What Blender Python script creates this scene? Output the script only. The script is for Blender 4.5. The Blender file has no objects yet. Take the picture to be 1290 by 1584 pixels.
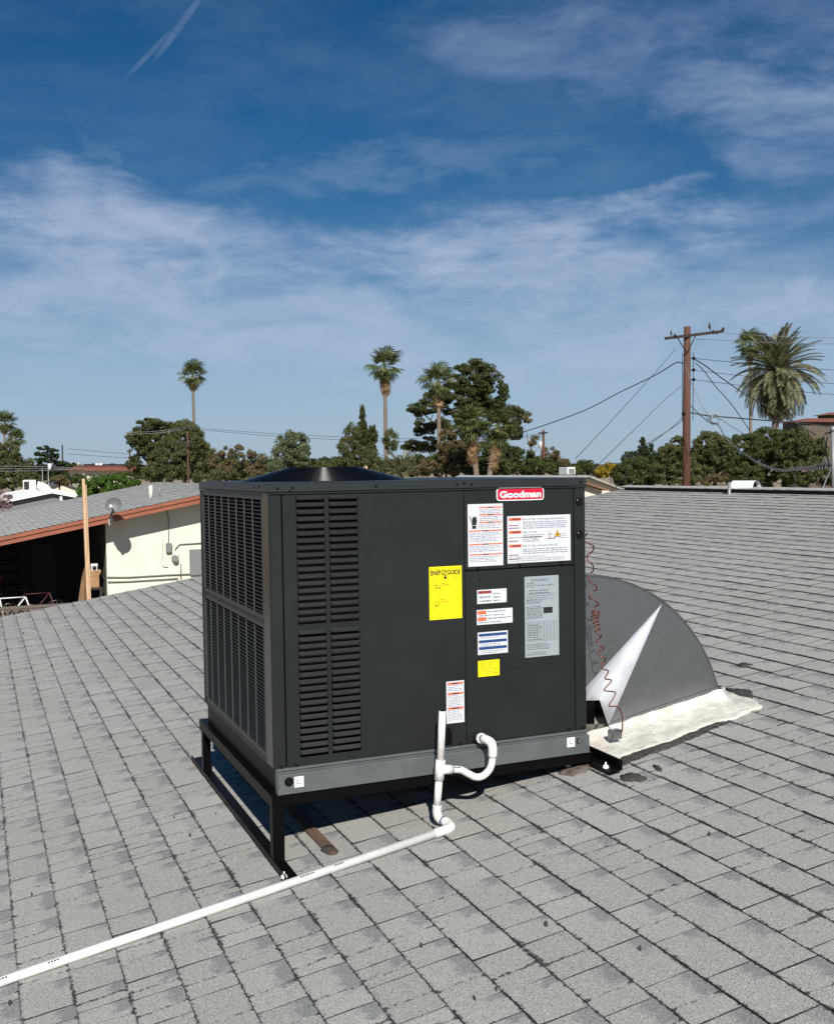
import bpy, math, random
import numpy as np
from mathutils import Vector, Matrix, Quaternion
sc = bpy.context.scene
col = sc.collection
R = math.radians
# ---------------------------------------------------------------- camera
FPX, YAW, PITCH, ROLL = 1605.65, 0.402915, -0.040996, -0.013893
CAM = Vector((-0.9458, -3.5421, 1.0544))
def cam_axes():
    cy, sy, cp, sp = math.cos(YAW), math.sin(YAW), math.cos(PITCH), math.sin(PITCH)
    f = Vector((sy*cp, cy*cp, sp)); r = Vector((cy, -sy, 0)); u = r.cross(f)
    c, s = math.cos(ROLL), math.sin(ROLL)
    return c*r + s*u, -s*r + c*u, f
AR, AU, AF = cam_axes()
cd = bpy.data.cameras.new('camera'); cam = bpy.data.objects.new('camera', cd); col.objects.link(cam)
cd.sensor_fit = 'HORIZONTAL'; cd.sensor_width = 36; cd.lens = 36*FPX/1290
cd.clip_start = 0.05; cd.clip_end = 30000
m = Matrix((AR, AU, -AF)).transposed().to_4x4(); m.translation = CAM
cam.matrix_world = m
sc.camera = cam
# ---------------------------------------------------------------- light, sky
SUND = Vector((0.28, 1.0, -0.78)).normalized()          # the way the sunlight travels
sl = bpy.data.lights.new('sun', 'SUN'); sun = bpy.data.objects.new('sun', sl); col.objects.link(sun)
sl.energy = 4.7; sl.angle = R(0.53); sl.color = (1.0, 0.955, 0.88)
sun.rotation_mode = 'QUATERNION'; sun.rotation_quaternion = SUND.to_track_quat('-Z', 'Y'); sun.location = (-3, -10, 9)
SKY_STRENGTH = 0.05
sc.view_settings.view_transform = 'Standard'; sc.view_settings.look = 'None'
sc.view_settings.exposure = 0.45; sc.view_settings.gamma = 1.0; sc.view_settings.use_curve_mapping = False

def new_nt(nt):
    nt.nodes.clear(); return nt
class NB:
    """tiny node helper"""
    def __init__(s, nt): s.nt = nt; s.nt.nodes.clear()
    def n(s, t, **k):
        nd = s.nt.nodes.new(t)
        for a, v in k.items():
            if a in ('ins',): continue
            setattr(nd, a, v)
        for a, v in k.get('ins', {}).items(): s.set(nd.inputs[a], v)
        return nd
    def set(s, inp, v):
        if hasattr(v, 'is_output') or isinstance(v, bpy.types.NodeSocket): s.nt.links.new(v, inp)
        else: inp.default_value = v
    def m(s, op, a, b=0.0, c=None, clamp=False):
        nd = s.n('ShaderNodeMath', operation=op); nd.use_clamp = clamp
        s.set(nd.inputs[0], a); s.set(nd.inputs[1], b)
        if c is not None: s.set(nd.inputs[2], c)
        return nd.outputs[0]
    def mix(s, f, a, b, blend='MIX'):
        nd = s.n('ShaderNodeMix', data_type='RGBA', blend_type=blend)
        s.set(nd.inputs[0], f); s.set(nd.inputs[6], a); s.set(nd.inputs[7], b); return nd.outputs[2]
    def ramp(s, f, lo, hi, a=0.0, b=1.0, smooth=True):
        nd = s.n('ShaderNodeMapRange', interpolation_type='SMOOTHSTEP' if smooth else 'LINEAR')
        s.set(nd.inputs[0], f); s.set(nd.inputs[1], lo); s.set(nd.inputs[2], hi); s.set(nd.inputs[3], a); s.set(nd.inputs[4], b)
        return nd.outputs[0]
    def noise(s, vec, scale, detail=2.0, rough=0.5, dist=0.0):
        nd = s.n('ShaderNodeTexNoise'); nd.inputs['Scale'].default_value = scale
        nd.inputs['Detail'].default_value = detail; nd.inputs['Roughness'].default_value = rough
        nd.inputs['Distortion'].default_value = dist
        if vec is not None: s.nt.links.new(vec, nd.inputs['Vector'])
        return nd.outputs['Fac']
    def comb(s, x, y, z=0.0):
        nd = s.n('ShaderNodeCombineXYZ'); s.set(nd.inputs[0], x); s.set(nd.inputs[1], y); s.set(nd.inputs[2], z); return nd.outputs[0]
    def sep(s, v):
        nd = s.n('ShaderNodeSeparateXYZ'); s.set(nd.inputs[0], v); return nd.outputs
    def mapv(s, v, scale=(1, 1, 1), rot=(0, 0, 0), loc=(0, 0, 0)):
        nd = s.n('ShaderNodeMapping'); s.set(nd.inputs[0], v)
        nd.inputs['Scale'].default_value = scale; nd.inputs['Rotation'].default_value = rot; nd.inputs['Location'].default_value = loc
        return nd.outputs[0]

def ray(px, py):
    return (AR*((px-645)/FPX) + AU*(-(py-792)/FPX) + AF)
def P(px, py, y):                                       # the point of the plane Y = y seen at a photo pixel
    d = ray(px, py); return CAM + d*((y-CAM.y)/d.y)
def PX(px, py, x):
    d = ray(px, py); return CAM + d*((x-CAM.x)/d.x)
SLOPE, Z0 = 0.153, -0.352
def roofz(x): return Z0 + SLOPE*x
def PR(px, py, h=0.0):                                  # the point of the roof plane (raised by h)
    n = Vector((-SLOPE, 0, 1)); d = ray(px, py); return CAM + d*((Z0+h-n.dot(CAM))/n.dot(d))
def S(p): return (Vector(p)-CAM).dot(AF)/FPX            # metres per photo pixel there
def azel(px, py):
    d = ray(px, py).normalized(); return math.atan2(d.x, d.y), math.asin(d.z)

world = bpy.data.worlds.new('World'); sc.world = world; world.use_nodes = True
b = NB(world.node_tree)
sky = b.n('ShaderNodeTexSky', sky_type='NISHITA')
sky.sun_disc = False
sky.sun_elevation = math.asin(-SUND.z); sky.sun_rotation = math.atan2(-SUND.x, -SUND.y)
sky.altitude = 350; sky.air_density = 1.0; sky.dust_density = 0.3; sky.ozone_density = 4.0
tc = b.n('ShaderNodeTexCoord').outputs['Generated']
nx, ny, nz = b.sep(b.n('ShaderNodeVectorMath', operation='NORMALIZE', ins={0: tc}).outputs[0])
AZ = b.m('ARCTAN2', nx, ny); EL = b.m('ARCSINE', nz)
wb = b.n('ShaderNodeTexNoise'); wb.inputs['Scale'].default_value = 11.0; wb.inputs['Detail'].default_value = 6.0; wb.inputs['Roughness'].default_value = 0.6
b.nt.links.new(b.comb(AZ, b.m('MULTIPLY', EL, 1.8), 0.0), wb.inputs['Vector'])
wbs = b.sep(wb.outputs['Color'])
AZw = b.m('ADD', AZ, b.m('MULTIPLY', b.m('SUBTRACT', wbs[0], 0.5), 0.16)); ELw = b.m('ADD', EL, b.m('MULTIPLY', b.m('SUBTRACT', wbs[1], 0.5), 0.09))
def blob(px, py, rx, ry, ang=0.0, warped=True):
    a, e = azel(px, py); c, s_ = math.cos(ang), math.sin(ang)
    dx = b.m('SUBTRACT', AZw if warped else AZ, a); dy = b.m('SUBTRACT', ELw if warped else EL, e)
    u = b.m('ADD', b.m('MULTIPLY', dx, c), b.m('MULTIPLY', dy, s_))
    v = b.m('SUBTRACT', b.m('MULTIPLY', dy, c), b.m('MULTIPLY', dx, s_))
    u = b.m('DIVIDE', u, rx/FPX); v = b.m('DIVIDE', v, ry/FPX)
    q = b.m('ADD', b.m('MULTIPLY', u, u), b.m('MULTIPLY', v, v))
    return b.ramp(q, 0.0, 1.0, 1.0, 0.0)
vec = b.comb(AZ, EL, 0.0)
wv = b.n('ShaderNodeTexNoise'); wv.inputs['Scale'].default_value = 5.0; wv.inputs['Detail'].default_value = 3.0
b.nt.links.new(vec, wv.inputs['Vector'])
warp = b.n('ShaderNodeVectorMath', operation='MULTIPLY_ADD', ins={0: wv.outputs['Color'], 1: (0.16, 0.05, 0.0), 2: vec}).outputs[0]
n1 = b.noise(b.mapv(warp, scale=(3.0, 8, 1), rot=(0, 0, R(-8))), 1.6, 10.0, 0.60)
n2 = b.noise(b.mapv(warp, scale=(9, 30, 1), rot=(0, 0, R(-16))), 1.5, 9.0, 0.66)
n3 = b.noise(b.mapv(warp, scale=(7, 20, 1), rot=(0, 0, R(20))), 1.3, 10.0, 0.62)
def mx(*a):
    r = a[0]
    for q in a[1:]: r = b.m('MAXIMUM', r, q)
    return r
veil = b.ramp(EL, R(2), R(14.5), 1.0, 0.0)
band = mx(blob(760, 400, 620, 95, R(4)), blob(200, 380, 420, 110, R(-6)), blob(1010, 335, 190, 60, R(3)), b.m('MULTIPLY', blob(1180, 490, 330, 60, R(3)), 0.9), b.m('MULTIPLY', blob(300, 480, 700, 120), 0.9), b.m('MULTIPLY', blob(800, 500, 800, 130), 0.75), b.m('MULTIPLY', blob(1095, 325, 60, 26, R(10)), 1.0))
tr = mx(blob(1230, 160, 260, 110, R(-14)), b.m('MULTIPLY', blob(930, 70, 420, 95, R(-6)), 0.6), b.m('MULTIPLY', blob(1290, 40, 260, 90, R(-20)), 0.5))
sm = b.m('MULTIPLY', mx(b.m('MULTIPLY', blob(170, 250, 80, 12, R(-40)), 0.4), blob(25, 340, 130, 34, R(25)), b.m('MULTIPLY', blob(600, 260, 420, 45, R(5)), 0.6)), 0.8)
trail = b.m('MULTIPLY', mx(b.m('MULTIPLY', blob(235, 78, 70, 5, R(44), False), .7), blob(282, 34, 80, 7, R(50), False)), 0.8)
cl1 = b.m('MULTIPLY', band, b.ramp(b.m('ADD', b.m('MULTIPLY', n1, 0.62), b.m('MULTIPLY', n2, 0.38)), 0.34, 0.62))
cl2 = b.m('MULTIPLY', tr, b.ramp(b.m('ADD', b.m('MULTIPLY', n1, 0.4), b.m('MULTIPLY', n3, 0.6)), 0.34, 0.68))
cl3 = b.m('MAXIMUM', b.m('MULTIPLY', sm, b.ramp(n2, 0.3, 0.62)), b.m('MULTIPLY', trail, b.ramp(n3, 0.3, 0.6, 0.10, 0.65)))
cl4 = b.m('MULTIPLY', b.ramp(n1, 0.40, 0.75), 0.10)
cloud = b.m('MULTIPLY', mx(b.m('MULTIPLY', cl1, 0.80), b.m('MULTIPLY', cl2, 0.55), b.m('MULTIPLY', cl3, 0.35), cl4), 1.0, clamp=True)
cloud = b.m('MULTIPLY', cloud, b.ramp(EL, R(-1), R(4), 0.35, 1.0))
skyc = b.n('ShaderNodeHueSaturation', ins={'Saturation': 1.33, 'Value': 0.82, 'Color': sky.outputs[0]}).outputs[0]
skyc = b.mix(b.m('MULTIPLY', veil, 0.80), skyc, (5.2, 7.1, 9.4, 1))
skyc = b.mix(cloud, skyc, (6.4, 7.8, 10.2, 1))
bg = b.n('ShaderNodeBackground', ins={'Color': skyc, 'Strength': SKY_STRENGTH})
b.nt.links.new(bg.outputs[0], b.n('ShaderNodeOutputWorld').inputs[0])

# ---------------------------------------------------------------- materials
def mat(name, c, rough=0.7, metal=0.0, var=0.0, scale=8.0, bump=0.0, bscale=60.0, c2=None, spec=0.5, stretch=(1, 1, 1), coat=0.0, rvar=0.0):
    m = bpy.data.materials.new(name); m.use_nodes = True; b = NB(m.node_tree)
    p = b.n('ShaderNodeBsdfPrincipled')
    p.inputs['Roughness'].default_value = rough; p.inputs['Metallic'].default_value = metal
    p.inputs['Specular IOR Level'].default_value = spec; p.inputs['Coat Weight'].default_value = coat
    b.nt.links.new(p.outputs[0], b.n('ShaderNodeOutputMaterial').inputs[0])
    pos = b.mapv(b.n('ShaderNodeNewGeometry').outputs['Position'], scale=stretch)
    if c2 is None: c2 = tuple(x*(1-var) for x in c)
    f = b.ramp(b.noise(pos, scale, 5.0, 0.6), 0.35, 0.65)
    b.set(p.inputs['Base Color'], b.mix(f, (*c, 1), (*c2, 1)))
    if rvar: b.set(p.inputs['Roughness'], b.m('ADD', rough-rvar/2, b.m('MULTIPLY', b.noise(pos, scale*2.3, 6.0, 0.65), rvar)))
    if bump:
        bn = b.n('ShaderNodeBump', ins={'Strength': bump, 'Distance': 0.01, 'Height': b.noise(pos, bscale, 4.0, 0.6)})
        b.nt.links.new(bn.outputs[0], p.inputs['Normal'])
    return m
def leafmat(name, c1, c2, c3=None):
    m = bpy.data.materials.new(name); m.use_nodes = True; b = NB(m.node_tree)
    p = b.n('ShaderNodeBsdfPrincipled'); p.inputs['Roughness'].default_value = 0.6; p.inputs['Specular IOR Level'].default_value = 0.25
    a = b.n('ShaderNodeAttribute', attribute_name='tint'); sp = b.sep(a.outputs['Vector'])
    c = b.mix(sp[0], (*c1, 1), (*c2, 1))
    c = b.mix(b.ramp(sp[1], 0.55, 1.0), c, (*(c3 or c2), 1))
    c = b.mix(1.0, c, (1.42, 1.38, 1.25, 1), 'MULTIPLY')
    b.set(p.inputs['Base Color'], c)
    tr_ = b.n('ShaderNodeBsdfTranslucent'); b.set(tr_.inputs['Color'], c)
    mx_ = b.n('ShaderNodeMixShader'); mx_.inputs[0].default_value = 0.3
    b.nt.links.new(p.outputs[0], mx_.inputs[1]); b.nt.links.new(tr_.outputs[0], mx_.inputs[2])
    b.nt.links.new(mx_.outputs[0], b.n('ShaderNodeOutputMaterial').inputs[0])
    return m
M = {}
M['cabinet'] = mat('charcoal cabinet paint', (0.0118, 0.0146, 0.0146), 0.48, 0, 0.22, 2.5, 0.05, 9, spec=0.32, rvar=0.3)
M['cabinet_gloss'] = mat('glossy charcoal paint', (0.012, 0.014, 0.014), 0.20, 0, 0.1, 4, 0.06, 6, spec=0.6)
M['cap'] = mat('cap paint', (0.016, 0.021, 0.023), 0.42, 0, 0.12, 5, 0.02, 200, spec=0.45)
M['rail'] = mat('grey rail paint', (0.112, 0.128, 0.132), 0.45, 0.25, 0.15, 9, 0.03, 80)
M['grille'] = mat('grille paint', (0.032, 0.037, 0.042), 0.45, 0.0, 0.1, 9)
M['void'] = mat('dark interior', (0.003, 0.003, 0.003), 0.9, spec=0.1)  # near-black colour stands in for shade where it fills openings
M['black'] = mat('black steel', (0.0022, 0.0022, 0.0022), 0.42, 0.0, 0.2, 20, 0.05, 120, c2=(0.0026, 0.0024, 0.0022), spec=0.10)
M['blackwire'] = mat('black wire', (0.002, 0.002, 0.002), 0.22, spec=0.4)
M['pvc'] = mat('white pvc', (0.70, 0.70, 0.675), 0.35, 0, 0.07, 12, c2=(0.60, 0.60, 0.57))
M['purple'] = mat('primer', (0.10, 0.13, 0.20), 0.5)
M['mark'] = mat('pipe print', (0.06, 0.06, 0.07), 0.7)
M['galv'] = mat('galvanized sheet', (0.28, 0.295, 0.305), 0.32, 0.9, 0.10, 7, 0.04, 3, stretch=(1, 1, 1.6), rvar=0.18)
M['galv_sunlit'] = mat('sunlit galvanized sheet', (0.86, 0.88, 0.92), 0.42, 0.18, 0.12, 10, 0.05, 5, rvar=0.2)  # same sheet metal, whitened so its colour carries the sun glare
M['coating'] = mat('white roof coating', (0.60, 0.59, 0.545), 0.62, 0, 0.2, 14, 1.0, 34, c2=(0.47, 0.45, 0.395))
M['tar'] = mat('tar patch', (0.030, 0.026, 0.023), 0.8, 0, 0.4, 60, 0.8, 120, c2=(0.060, 0.052, 0.047))
M['rust'] = mat('rusty strip', (0.135, 0.078, 0.050), 0.85, 0, 0.5, 22, 0.4, 150, c2=(0.060, 0.042, 0.032), stretch=(3, .4, 1))
M['brownstain'] = mat('brown stain', (0.065, 0.046, 0.034), 0.85, 0, 0.3, 40, 0.6, 120, c2=(0.14, 0.125, 0.11))
M['carport_wall'] = mat('shaded carport board', (0.07, 0.055, 0.045), 0.95)  # shade inside the carport is put into this board colour
M['carport_door'] = mat('shaded carport door', (0.09, 0.085, 0.08), 0.8)  # door colour darkened to carry the carport shade
M['copper'] = mat('red brown wire', (0.15, 0.035, 0.018), 0.35, 0, 0.3, 60, c2=(0.06, 0.018, 0.010))
M['sealant'] = mat('white sealant', (0.78, 0.77, 0.73), 0.5)
M['sticker_white'] = mat('white sticker', (0.56, 0.58, 0.62), 0.5, 0, 0.03)
M['sticker_yellow'] = mat('yellow sticker', (0.86, 0.70, 0.0), 0.5)
M['sticker_grey'] = mat('silver sticker', (0.30, 0.345, 0.37), 0.45, 0.1, 0.05)
M['ink'] = mat('black ink', (0.008, 0.008, 0.009), 0.6)
M['ink_grey'] = mat('grey ink', (0.24, 0.25, 0.30), 0.6)
M['ink_dim'] = mat('dim ink', (0.10, 0.12, 0.13), 0.6)
M['ink_orange'] = mat('orange ink', (0.60, 0.13, 0.05), 0.6)
M['ink_red'] = mat('red ink', (0.22, 0.03, 0.03), 0.6)
M['ink_blue'] = mat('blue ink', (0.01, 0.045, 0.16), 0.6)
M['ink_amber'] = mat('amber ink', (0.75, 0.42, 0.04), 0.6)
M['ink_olive'] = mat('dark print on yellow', (0.33, 0.26, 0.01), 0.6)
M['logo_red'] = mat('logo red', (0.50, 0.006, 0.030), 0.4)
M['logo_white'] = mat('logo white', (0.80, 0.80, 0.80), 0.4)
M['stucco'] = mat('cream stucco', (0.70, 0.665, 0.56), 0.9, 0, 0.10, 1.5, 0.5, 30)
M['white_roof'] = mat('white foam roof', (0.82, 0.82, 0.80), 0.8, 0, 0.06, 2)
M['orange_paint'] = mat('terracotta fascia paint', (0.27, 0.085, 0.045), 0.6, 0, 0.15, 3)
M['far_shingle'] = mat('pale shingles', (0.36, 0.365, 0.35), 0.9, 0, 0.15, 20, 0.2, 60, c2=(0.29, 0.295, 0.285))
M['grey_wall'] = mat('grey gable wall', (0.16, 0.16, 0.165), 0.9)
M['dark_roof'] = mat('dark roof', (0.09, 0.09, 0.09), 0.9, 0, 0.2, 2)
M['red_tile'] = mat('red roof tile', (0.20, 0.070, 0.045), 0.85, 0, 0.3, 3)
M['brown_roof'] = mat('brown gravel roof', (0.24, 0.135, 0.085), 0.9, 0, 0.25, 3)
M['cream'] = mat('cream wall', (0.60, 0.55, 0.45), 0.9)
M['stone'] = mat('brown stone wall', (0.12, 0.095, 0.075), 0.9, 0, 0.4, 4, 0.4, 10)
M['glass_blue'] = mat('blue glass', (0.10, 0.18, 0.27), 0.2, 0.2, 0.1, 0.2)
M['concrete'] = mat('pale concrete', (0.55, 0.55, 0.54), 0.9)
M['lumber'] = mat('bare lumber', (0.58, 0.40, 0.24), 0.8, 0, 0.2, 12, c2=(0.45, 0.29, 0.17), stretch=(1, 1, .2))
M['pole_wood'] = mat('utility pole wood', (0.095, 0.038, 0.022), 0.85, 0, 0.5, 6, 0.5, 30, c2=(0.075, 0.034, 0.024), stretch=(2, 2, .25))
M['dark_wood'] = mat('dark wood', (0.030, 0.022, 0.018), 0.85, 0, 0.3, 8)
M['cable'] = mat('power line', (0.015, 0.016, 0.017), 0.6)
M['cable_grey'] = mat('aluminium line', (0.20, 0.21, 0.22), 0.5, 0.3)
M['metal_grey'] = mat('grey metal', (0.22, 0.23, 0.235), 0.5, 0.3, 0.1, 6)
M['dish'] = mat('dish grey', (0.17, 0.18, 0.18), 0.5, 0, 0.06)
M['white_metal'] = mat('white painted metal', (0.62, 0.62, 0.60), 0.5)
M['cardboard'] = mat('cardboard', (0.34, 0.20, 0.10), 0.9, 0, 0.15, 5)
M['plywood'] = mat('plywood', (0.30, 0.17, 0.09), 0.85, 0, 0.2, 4)
M['breeze'] = mat('taupe block', (0.13, 0.105, 0.088), 0.9, 0, 0.15, 5)
M['dirt'] = mat('dry dirt', (0.30, 0.24, 0.17), 0.95, 0, 0.3, 0.3, c2=(0.22, 0.18, 0.12))
M['asphalt'] = mat('asphalt road', (0.05, 0.05, 0.052), 0.9, 0, 0.2, 1)
M['hill'] = mat('hazed hills', (0.26, 0.31, 0.37), 1.0)  # distance haze is mixed into the hill colour
M['red'] = mat('red plastic', (0.045, 0.006, 0.006), 0.6)
M['bark'] = mat('bark', (0.10, 0.075, 0.055), 0.9, 0, 0.4, 3, 0.5, 10)
M['palm_trunk'] = mat('palm trunk', (0.20, 0.155, 0.12), 0.9, 0, 0.35, 5, 0.5, 12, stretch=(1, 1, 2.5))
M['grey_twig'] = mat('dry twig', (0.24, 0.19, 0.15), 0.9)
L_PINE = leafmat('pine needles', (0.022, 0.030, 0.010), (0.050, 0.060, 0.018), (0.070, 0.076, 0.026))
L_OLIVE = leafmat('mesquite leaves', (0.038, 0.050, 0.016), (0.078, 0.090, 0.034), (0.100, 0.098, 0.045))
L_BROWN = leafmat('dry olive leaves', (0.070, 0.062, 0.030), (0.11, 0.095, 0.050), (0.13, 0.10, 0.055))
L_GREEN = leafmat('green leaves', (0.022, 0.038, 0.010), (0.050, 0.070, 0.020), (0.080, 0.095, 0.03))
L_DARK = leafmat('dark leaves', (0.014, 0.024, 0.010), (0.032, 0.048, 0.018))
L_HEDGE = leafmat('hedge leaves', (0.018, 0.045, 0.008), (0.050, 0.105, 0.016), (0.10, 0.15, 0.03))
L_GREY = leafmat('grey green leaves', (0.055, 0.075, 0.042), (0.10, 0.125, 0.07), (0.13, 0.15, 0.09))
L_YEL = leafmat('yellow flowers', (0.16, 0.13, 0.02), (0.35, 0.25, 0.02), (0.08, 0.08, 0.02))
L_PALM = leafmat('palm frond', (0.036, 0.055, 0.018), (0.085, 0.110, 0.036), (0.15, 0.165, 0.07))
L_DATE = leafmat('date palm frond', (0.070, 0.078, 0.040), (0.145, 0.150, 0.090), (0.19, 0.18, 0.115))
L_DEAD = leafmat('dead frond', (0.18, 0.115, 0.065), (0.30, 0.20, 0.115), (0.10, 0.065, 0.04))
L_PURP = leafmat('bare purple twigs', (0.15, 0.10, 0.11), (0.22, 0.16, 0.17))

# ---------------------------------------------------------------- mesh building
WL = {}                                                  # world origin of every empty / part
class MB:
    def __init__(s): s.v = []; s.f = []; s.mi = []; s.uv = None; s.smooth = []
    def add(s, vs, fs, mi=0, sm=False):
        o = len(s.v); s.v += [tuple(v) for v in vs]; s.f += [tuple(o+i for i in f) for f in fs]
        s.mi += [mi]*len(fs); s.smooth += [sm]*len(fs); return s
    def box(s, a, c, mi=0, bevel=0.0):
        x0, y0, z0 = [min(a[i], c[i]) for i in range(3)]; x1, y1, z1 = [max(a[i], c[i]) for i in range(3)]
        if bevel <= 0:
            return s.add([(x0,y0,z0),(x1,y0,z0),(x1,y1,z0),(x0,y1,z0),(x0,y0,z1),(x1,y0,z1),(x1,y1,z1),(x0,y1,z1)],
                  [(0,3,2,1),(4,5,6,7),(0,1,5,4),(1,2,6,5),(2,3,7,6),(3,0,4,7)], mi)
        e = min(bevel, (x1-x0)*.45, (y1-y0)*.45, (z1-z0)*.45)
        vs = []; idx = {}
        for ix, X in enumerate((x0, x1)):
            for iy, Y_ in enumerate((y0, y1)):
                for iz, Z in enumerate((z0, z1)):
                    sx, sy, sz = (1, -1)[ix], (1, -1)[iy], (1, -1)[iz]
                    for k, d in enumerate(((0, sy*e, sz*e), (sx*e, 0, sz*e), (sx*e, sy*e, 0))):
                        idx[(ix, iy, iz, k)] = len(vs); vs.append((X+d[0], Y_+d[1], Z+d[2]))
        fs = []; g = lambda *q: idx[q]
        fs += [(g(0,0,0,0),g(0,0,1,0),g(0,1,1,0),g(0,1,0,0)), (g(1,0,0,0),g(1,1,0,0),g(1,1,1,0),g(1,0,1,0)),
               (g(0,0,0,1),g(1,0,0,1),g(1,0,1,1),g(0,0,1,1)), (g(0,1,0,1),g(0,1,1,1),g(1,1,1,1),g(1,1,0,1)),
               (g(0,0,0,2),g(0,1,0,2),g(1,1,0,2),g(1,0,0,2)), (g(0,0,1,2),g(1,0,1,2),g(1,1,1,2),g(0,1,1,2))]
        for a_ in (0, 1):
            for c_ in (0, 1):
                fs.append((g(a_,c_,0,0),g(a_,c_,0,1),g(a_,c_,1,1),g(a_,c_,1,0)))
                fs.append((g(a_,0,c_,0),g(a_,0,c_,2),g(a_,1,c_,2),g(a_,1,c_,0)))
                fs.append((g(0,a_,c_,1),g(0,a_,c_,2),g(1,a_,c_,2),g(1,a_,c_,1)))
                for d_ in (0, 1): fs.append((g(a_,c_,d_,0),g(a_,c_,d_,1),g(a_,c_,d_,2)))
        return s.add(vs, fs, mi)
    def quad(s, *p, mi=0): return s.add(p, [tuple(range(len(p)))], mi)
    def prism(s, poly, d, mi=0):                         # polygon (3-D points) extruded by vector d
        n = len(poly); d = Vector(d); vs = [Vector(p) for p in poly]; vs += [p+d for p in vs]
        return s.add(vs, [tuple(range(n))[::-1], tuple(range(n, 2*n))] + [(i, (i+1) % n, n+(i+1) % n, n+i) for i in range(n)], mi)
    def tube(s, pts, r, seg=8, mi=0, sm=True, caps=True, closed=False):
        pts = [Vector(p) for p in pts]; n = len(pts)
        rs = r if isinstance(r, (list, tuple)) else [r]*n
        vs = []; prev = None
        for i, p in enumerate(pts):
            if closed: t = pts[(i+1) % n]-pts[i-1]
            else: t = pts[min(i+1, n-1)]-pts[max(i-1, 0)]
            t = t.normalized() if t.length > 1e-9 else Vector((0, 0, 1))
            if prev is None:
                a = Vector((0, 0, 1)) if abs(t.z) < .9 else Vector((1, 0, 0)); u = t.cross(a).normalized()
            else: u = (prev-t*prev.dot(t)); u = u.normalized() if u.length > 1e-6 else t.orthogonal().normalized()
            prev = u; w = t.cross(u)
            for k in range(seg):
                an = 2*math.pi*k/seg; vs.append(p+(u*math.cos(an)+w*math.sin(an))*rs[i])
        fs = []
        m_ = n if closed else n-1
        for i in range(m_):
            j = (i+1) % n
            for k in range(seg):
                fs.append((i*seg+k, i*seg+(k+1) % seg, j*seg+(k+1) % seg, j*seg+k))
        s.add(vs, fs, mi, sm)
        if caps and not closed:
            o = len(s.v)-n*seg
            s.f += [tuple(o+k for k in range(seg))[::-1], tuple(o+(n-1)*seg+k for k in range(seg))]; s.mi += [mi, mi]; s.smooth += [False, False]
        return s
    def cyl(s, a, c, r, seg=16, mi=0, r2=None): return s.tube([a, c], [r, r if r2 is None else r2], seg, mi)
    def ball(s, c, r, mi=0, seg=10, rings=6, sc_=(1, 1, 1)):
        vs = []; fs = []
        for i in range(rings+1):
            t = math.pi*i/rings
            for k in range(seg):
                a = 2*math.pi*k/seg
                vs.append((c[0]+r*sc_[0]*math.sin(t)*math.cos(a), c[1]+r*sc_[1]*math.sin(t)*math.sin(a), c[2]+r*sc_[2]*math.cos(t)))
        for i in range(rings):
            for k in range(seg): fs.append((i*seg+k, (i+1)*seg+k, (i+1)*seg+(k+1) % seg, i*seg+(k+1) % seg))
        return s.add(vs, fs, mi, True)
    def build(s, name, mats, parent=None, origin=None, label=None, kind=None):
        if not isinstance(mats, (list, tuple)): mats = [mats]
        a = np.array(s.v, dtype=float)
        if origin is None: origin = (a.min(0)+a.max(0))/2
        o = np.array(origin, float)
        me = bpy.data.meshes.new(name); me.from_pydata((a-o).tolist(), [], s.f)
        for m_ in mats: me.materials.append(m_)
        me.polygons.foreach_set('material_index', s.mi); me.polygons.foreach_set('use_smooth', s.smooth)
        me.update()
        ob = bpy.data.objects.new(name, me); col.objects.link(ob)
        place(ob, o, parent)
        if label: ob['label'] = label
        if kind: ob['kind'] = kind
        return ob
def place(ob, o, parent):
    o = Vector([float(x) for x in o])
    if parent is not None: ob.parent = parent; ob.location = o-WL[parent.name]
    else: ob.location = o
    WL[ob.name] = o
def thing(name, label, cat, loc, group=None):
    o = bpy.data.objects.new(name, None); col.objects.link(o); place(o, loc, None)
    o.empty_display_size = 0.2
    return tag(o, label, cat, group)
def tag(o, label, cat, group=None):
    o['label'] = label; o['category'] = cat
    if group: o['group'] = group
    return o
def struct(o): o['kind'] = 'structure'; return o
def text(name, s, x, z, h, m_, parent, y=-.0022, bold=0.0, width=None, align='LEFT', extrude=0.0):
    cu = bpy.data.curves.new(name, 'FONT'); cu.body = s; cu.size = h*1.38; cu.offset = bold*h; cu.align_x = align; cu.extrude = extrude
    to = bpy.data.objects.new(name, cu); col.objects.link(to)
    dg = bpy.context.evaluated_depsgraph_get(); me = bpy.data.meshes.new_from_object(to.evaluated_get(dg))
    bpy.data.objects.remove(to); bpy.data.curves.remove(cu)
    n = len(me.vertices); c = np.empty(n*3); me.vertices.foreach_get('co', c); c = c.reshape(-1, 3)
    if width and n:
        x0, x1 = c[:, 0].min(), c[:, 0].max(); k = width/(x1-x0)
        c[:, 0] = (c[:, 0]-x0)*k
    c = np.stack([c[:, 0], -c[:, 2]*0, c[:, 1]], 1) if extrude == 0 else np.stack([c[:, 0], -c[:, 2], c[:, 1]], 1)
    me.vertices.foreach_set('co', c.ravel()); me.materials.clear(); me.materials.append(m_); me.update()
    ob = bpy.data.objects.new(name, me); col.objects.link(ob); place(ob, (x, y, z), parent)
    return ob
rnd = random.Random(7)

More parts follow.
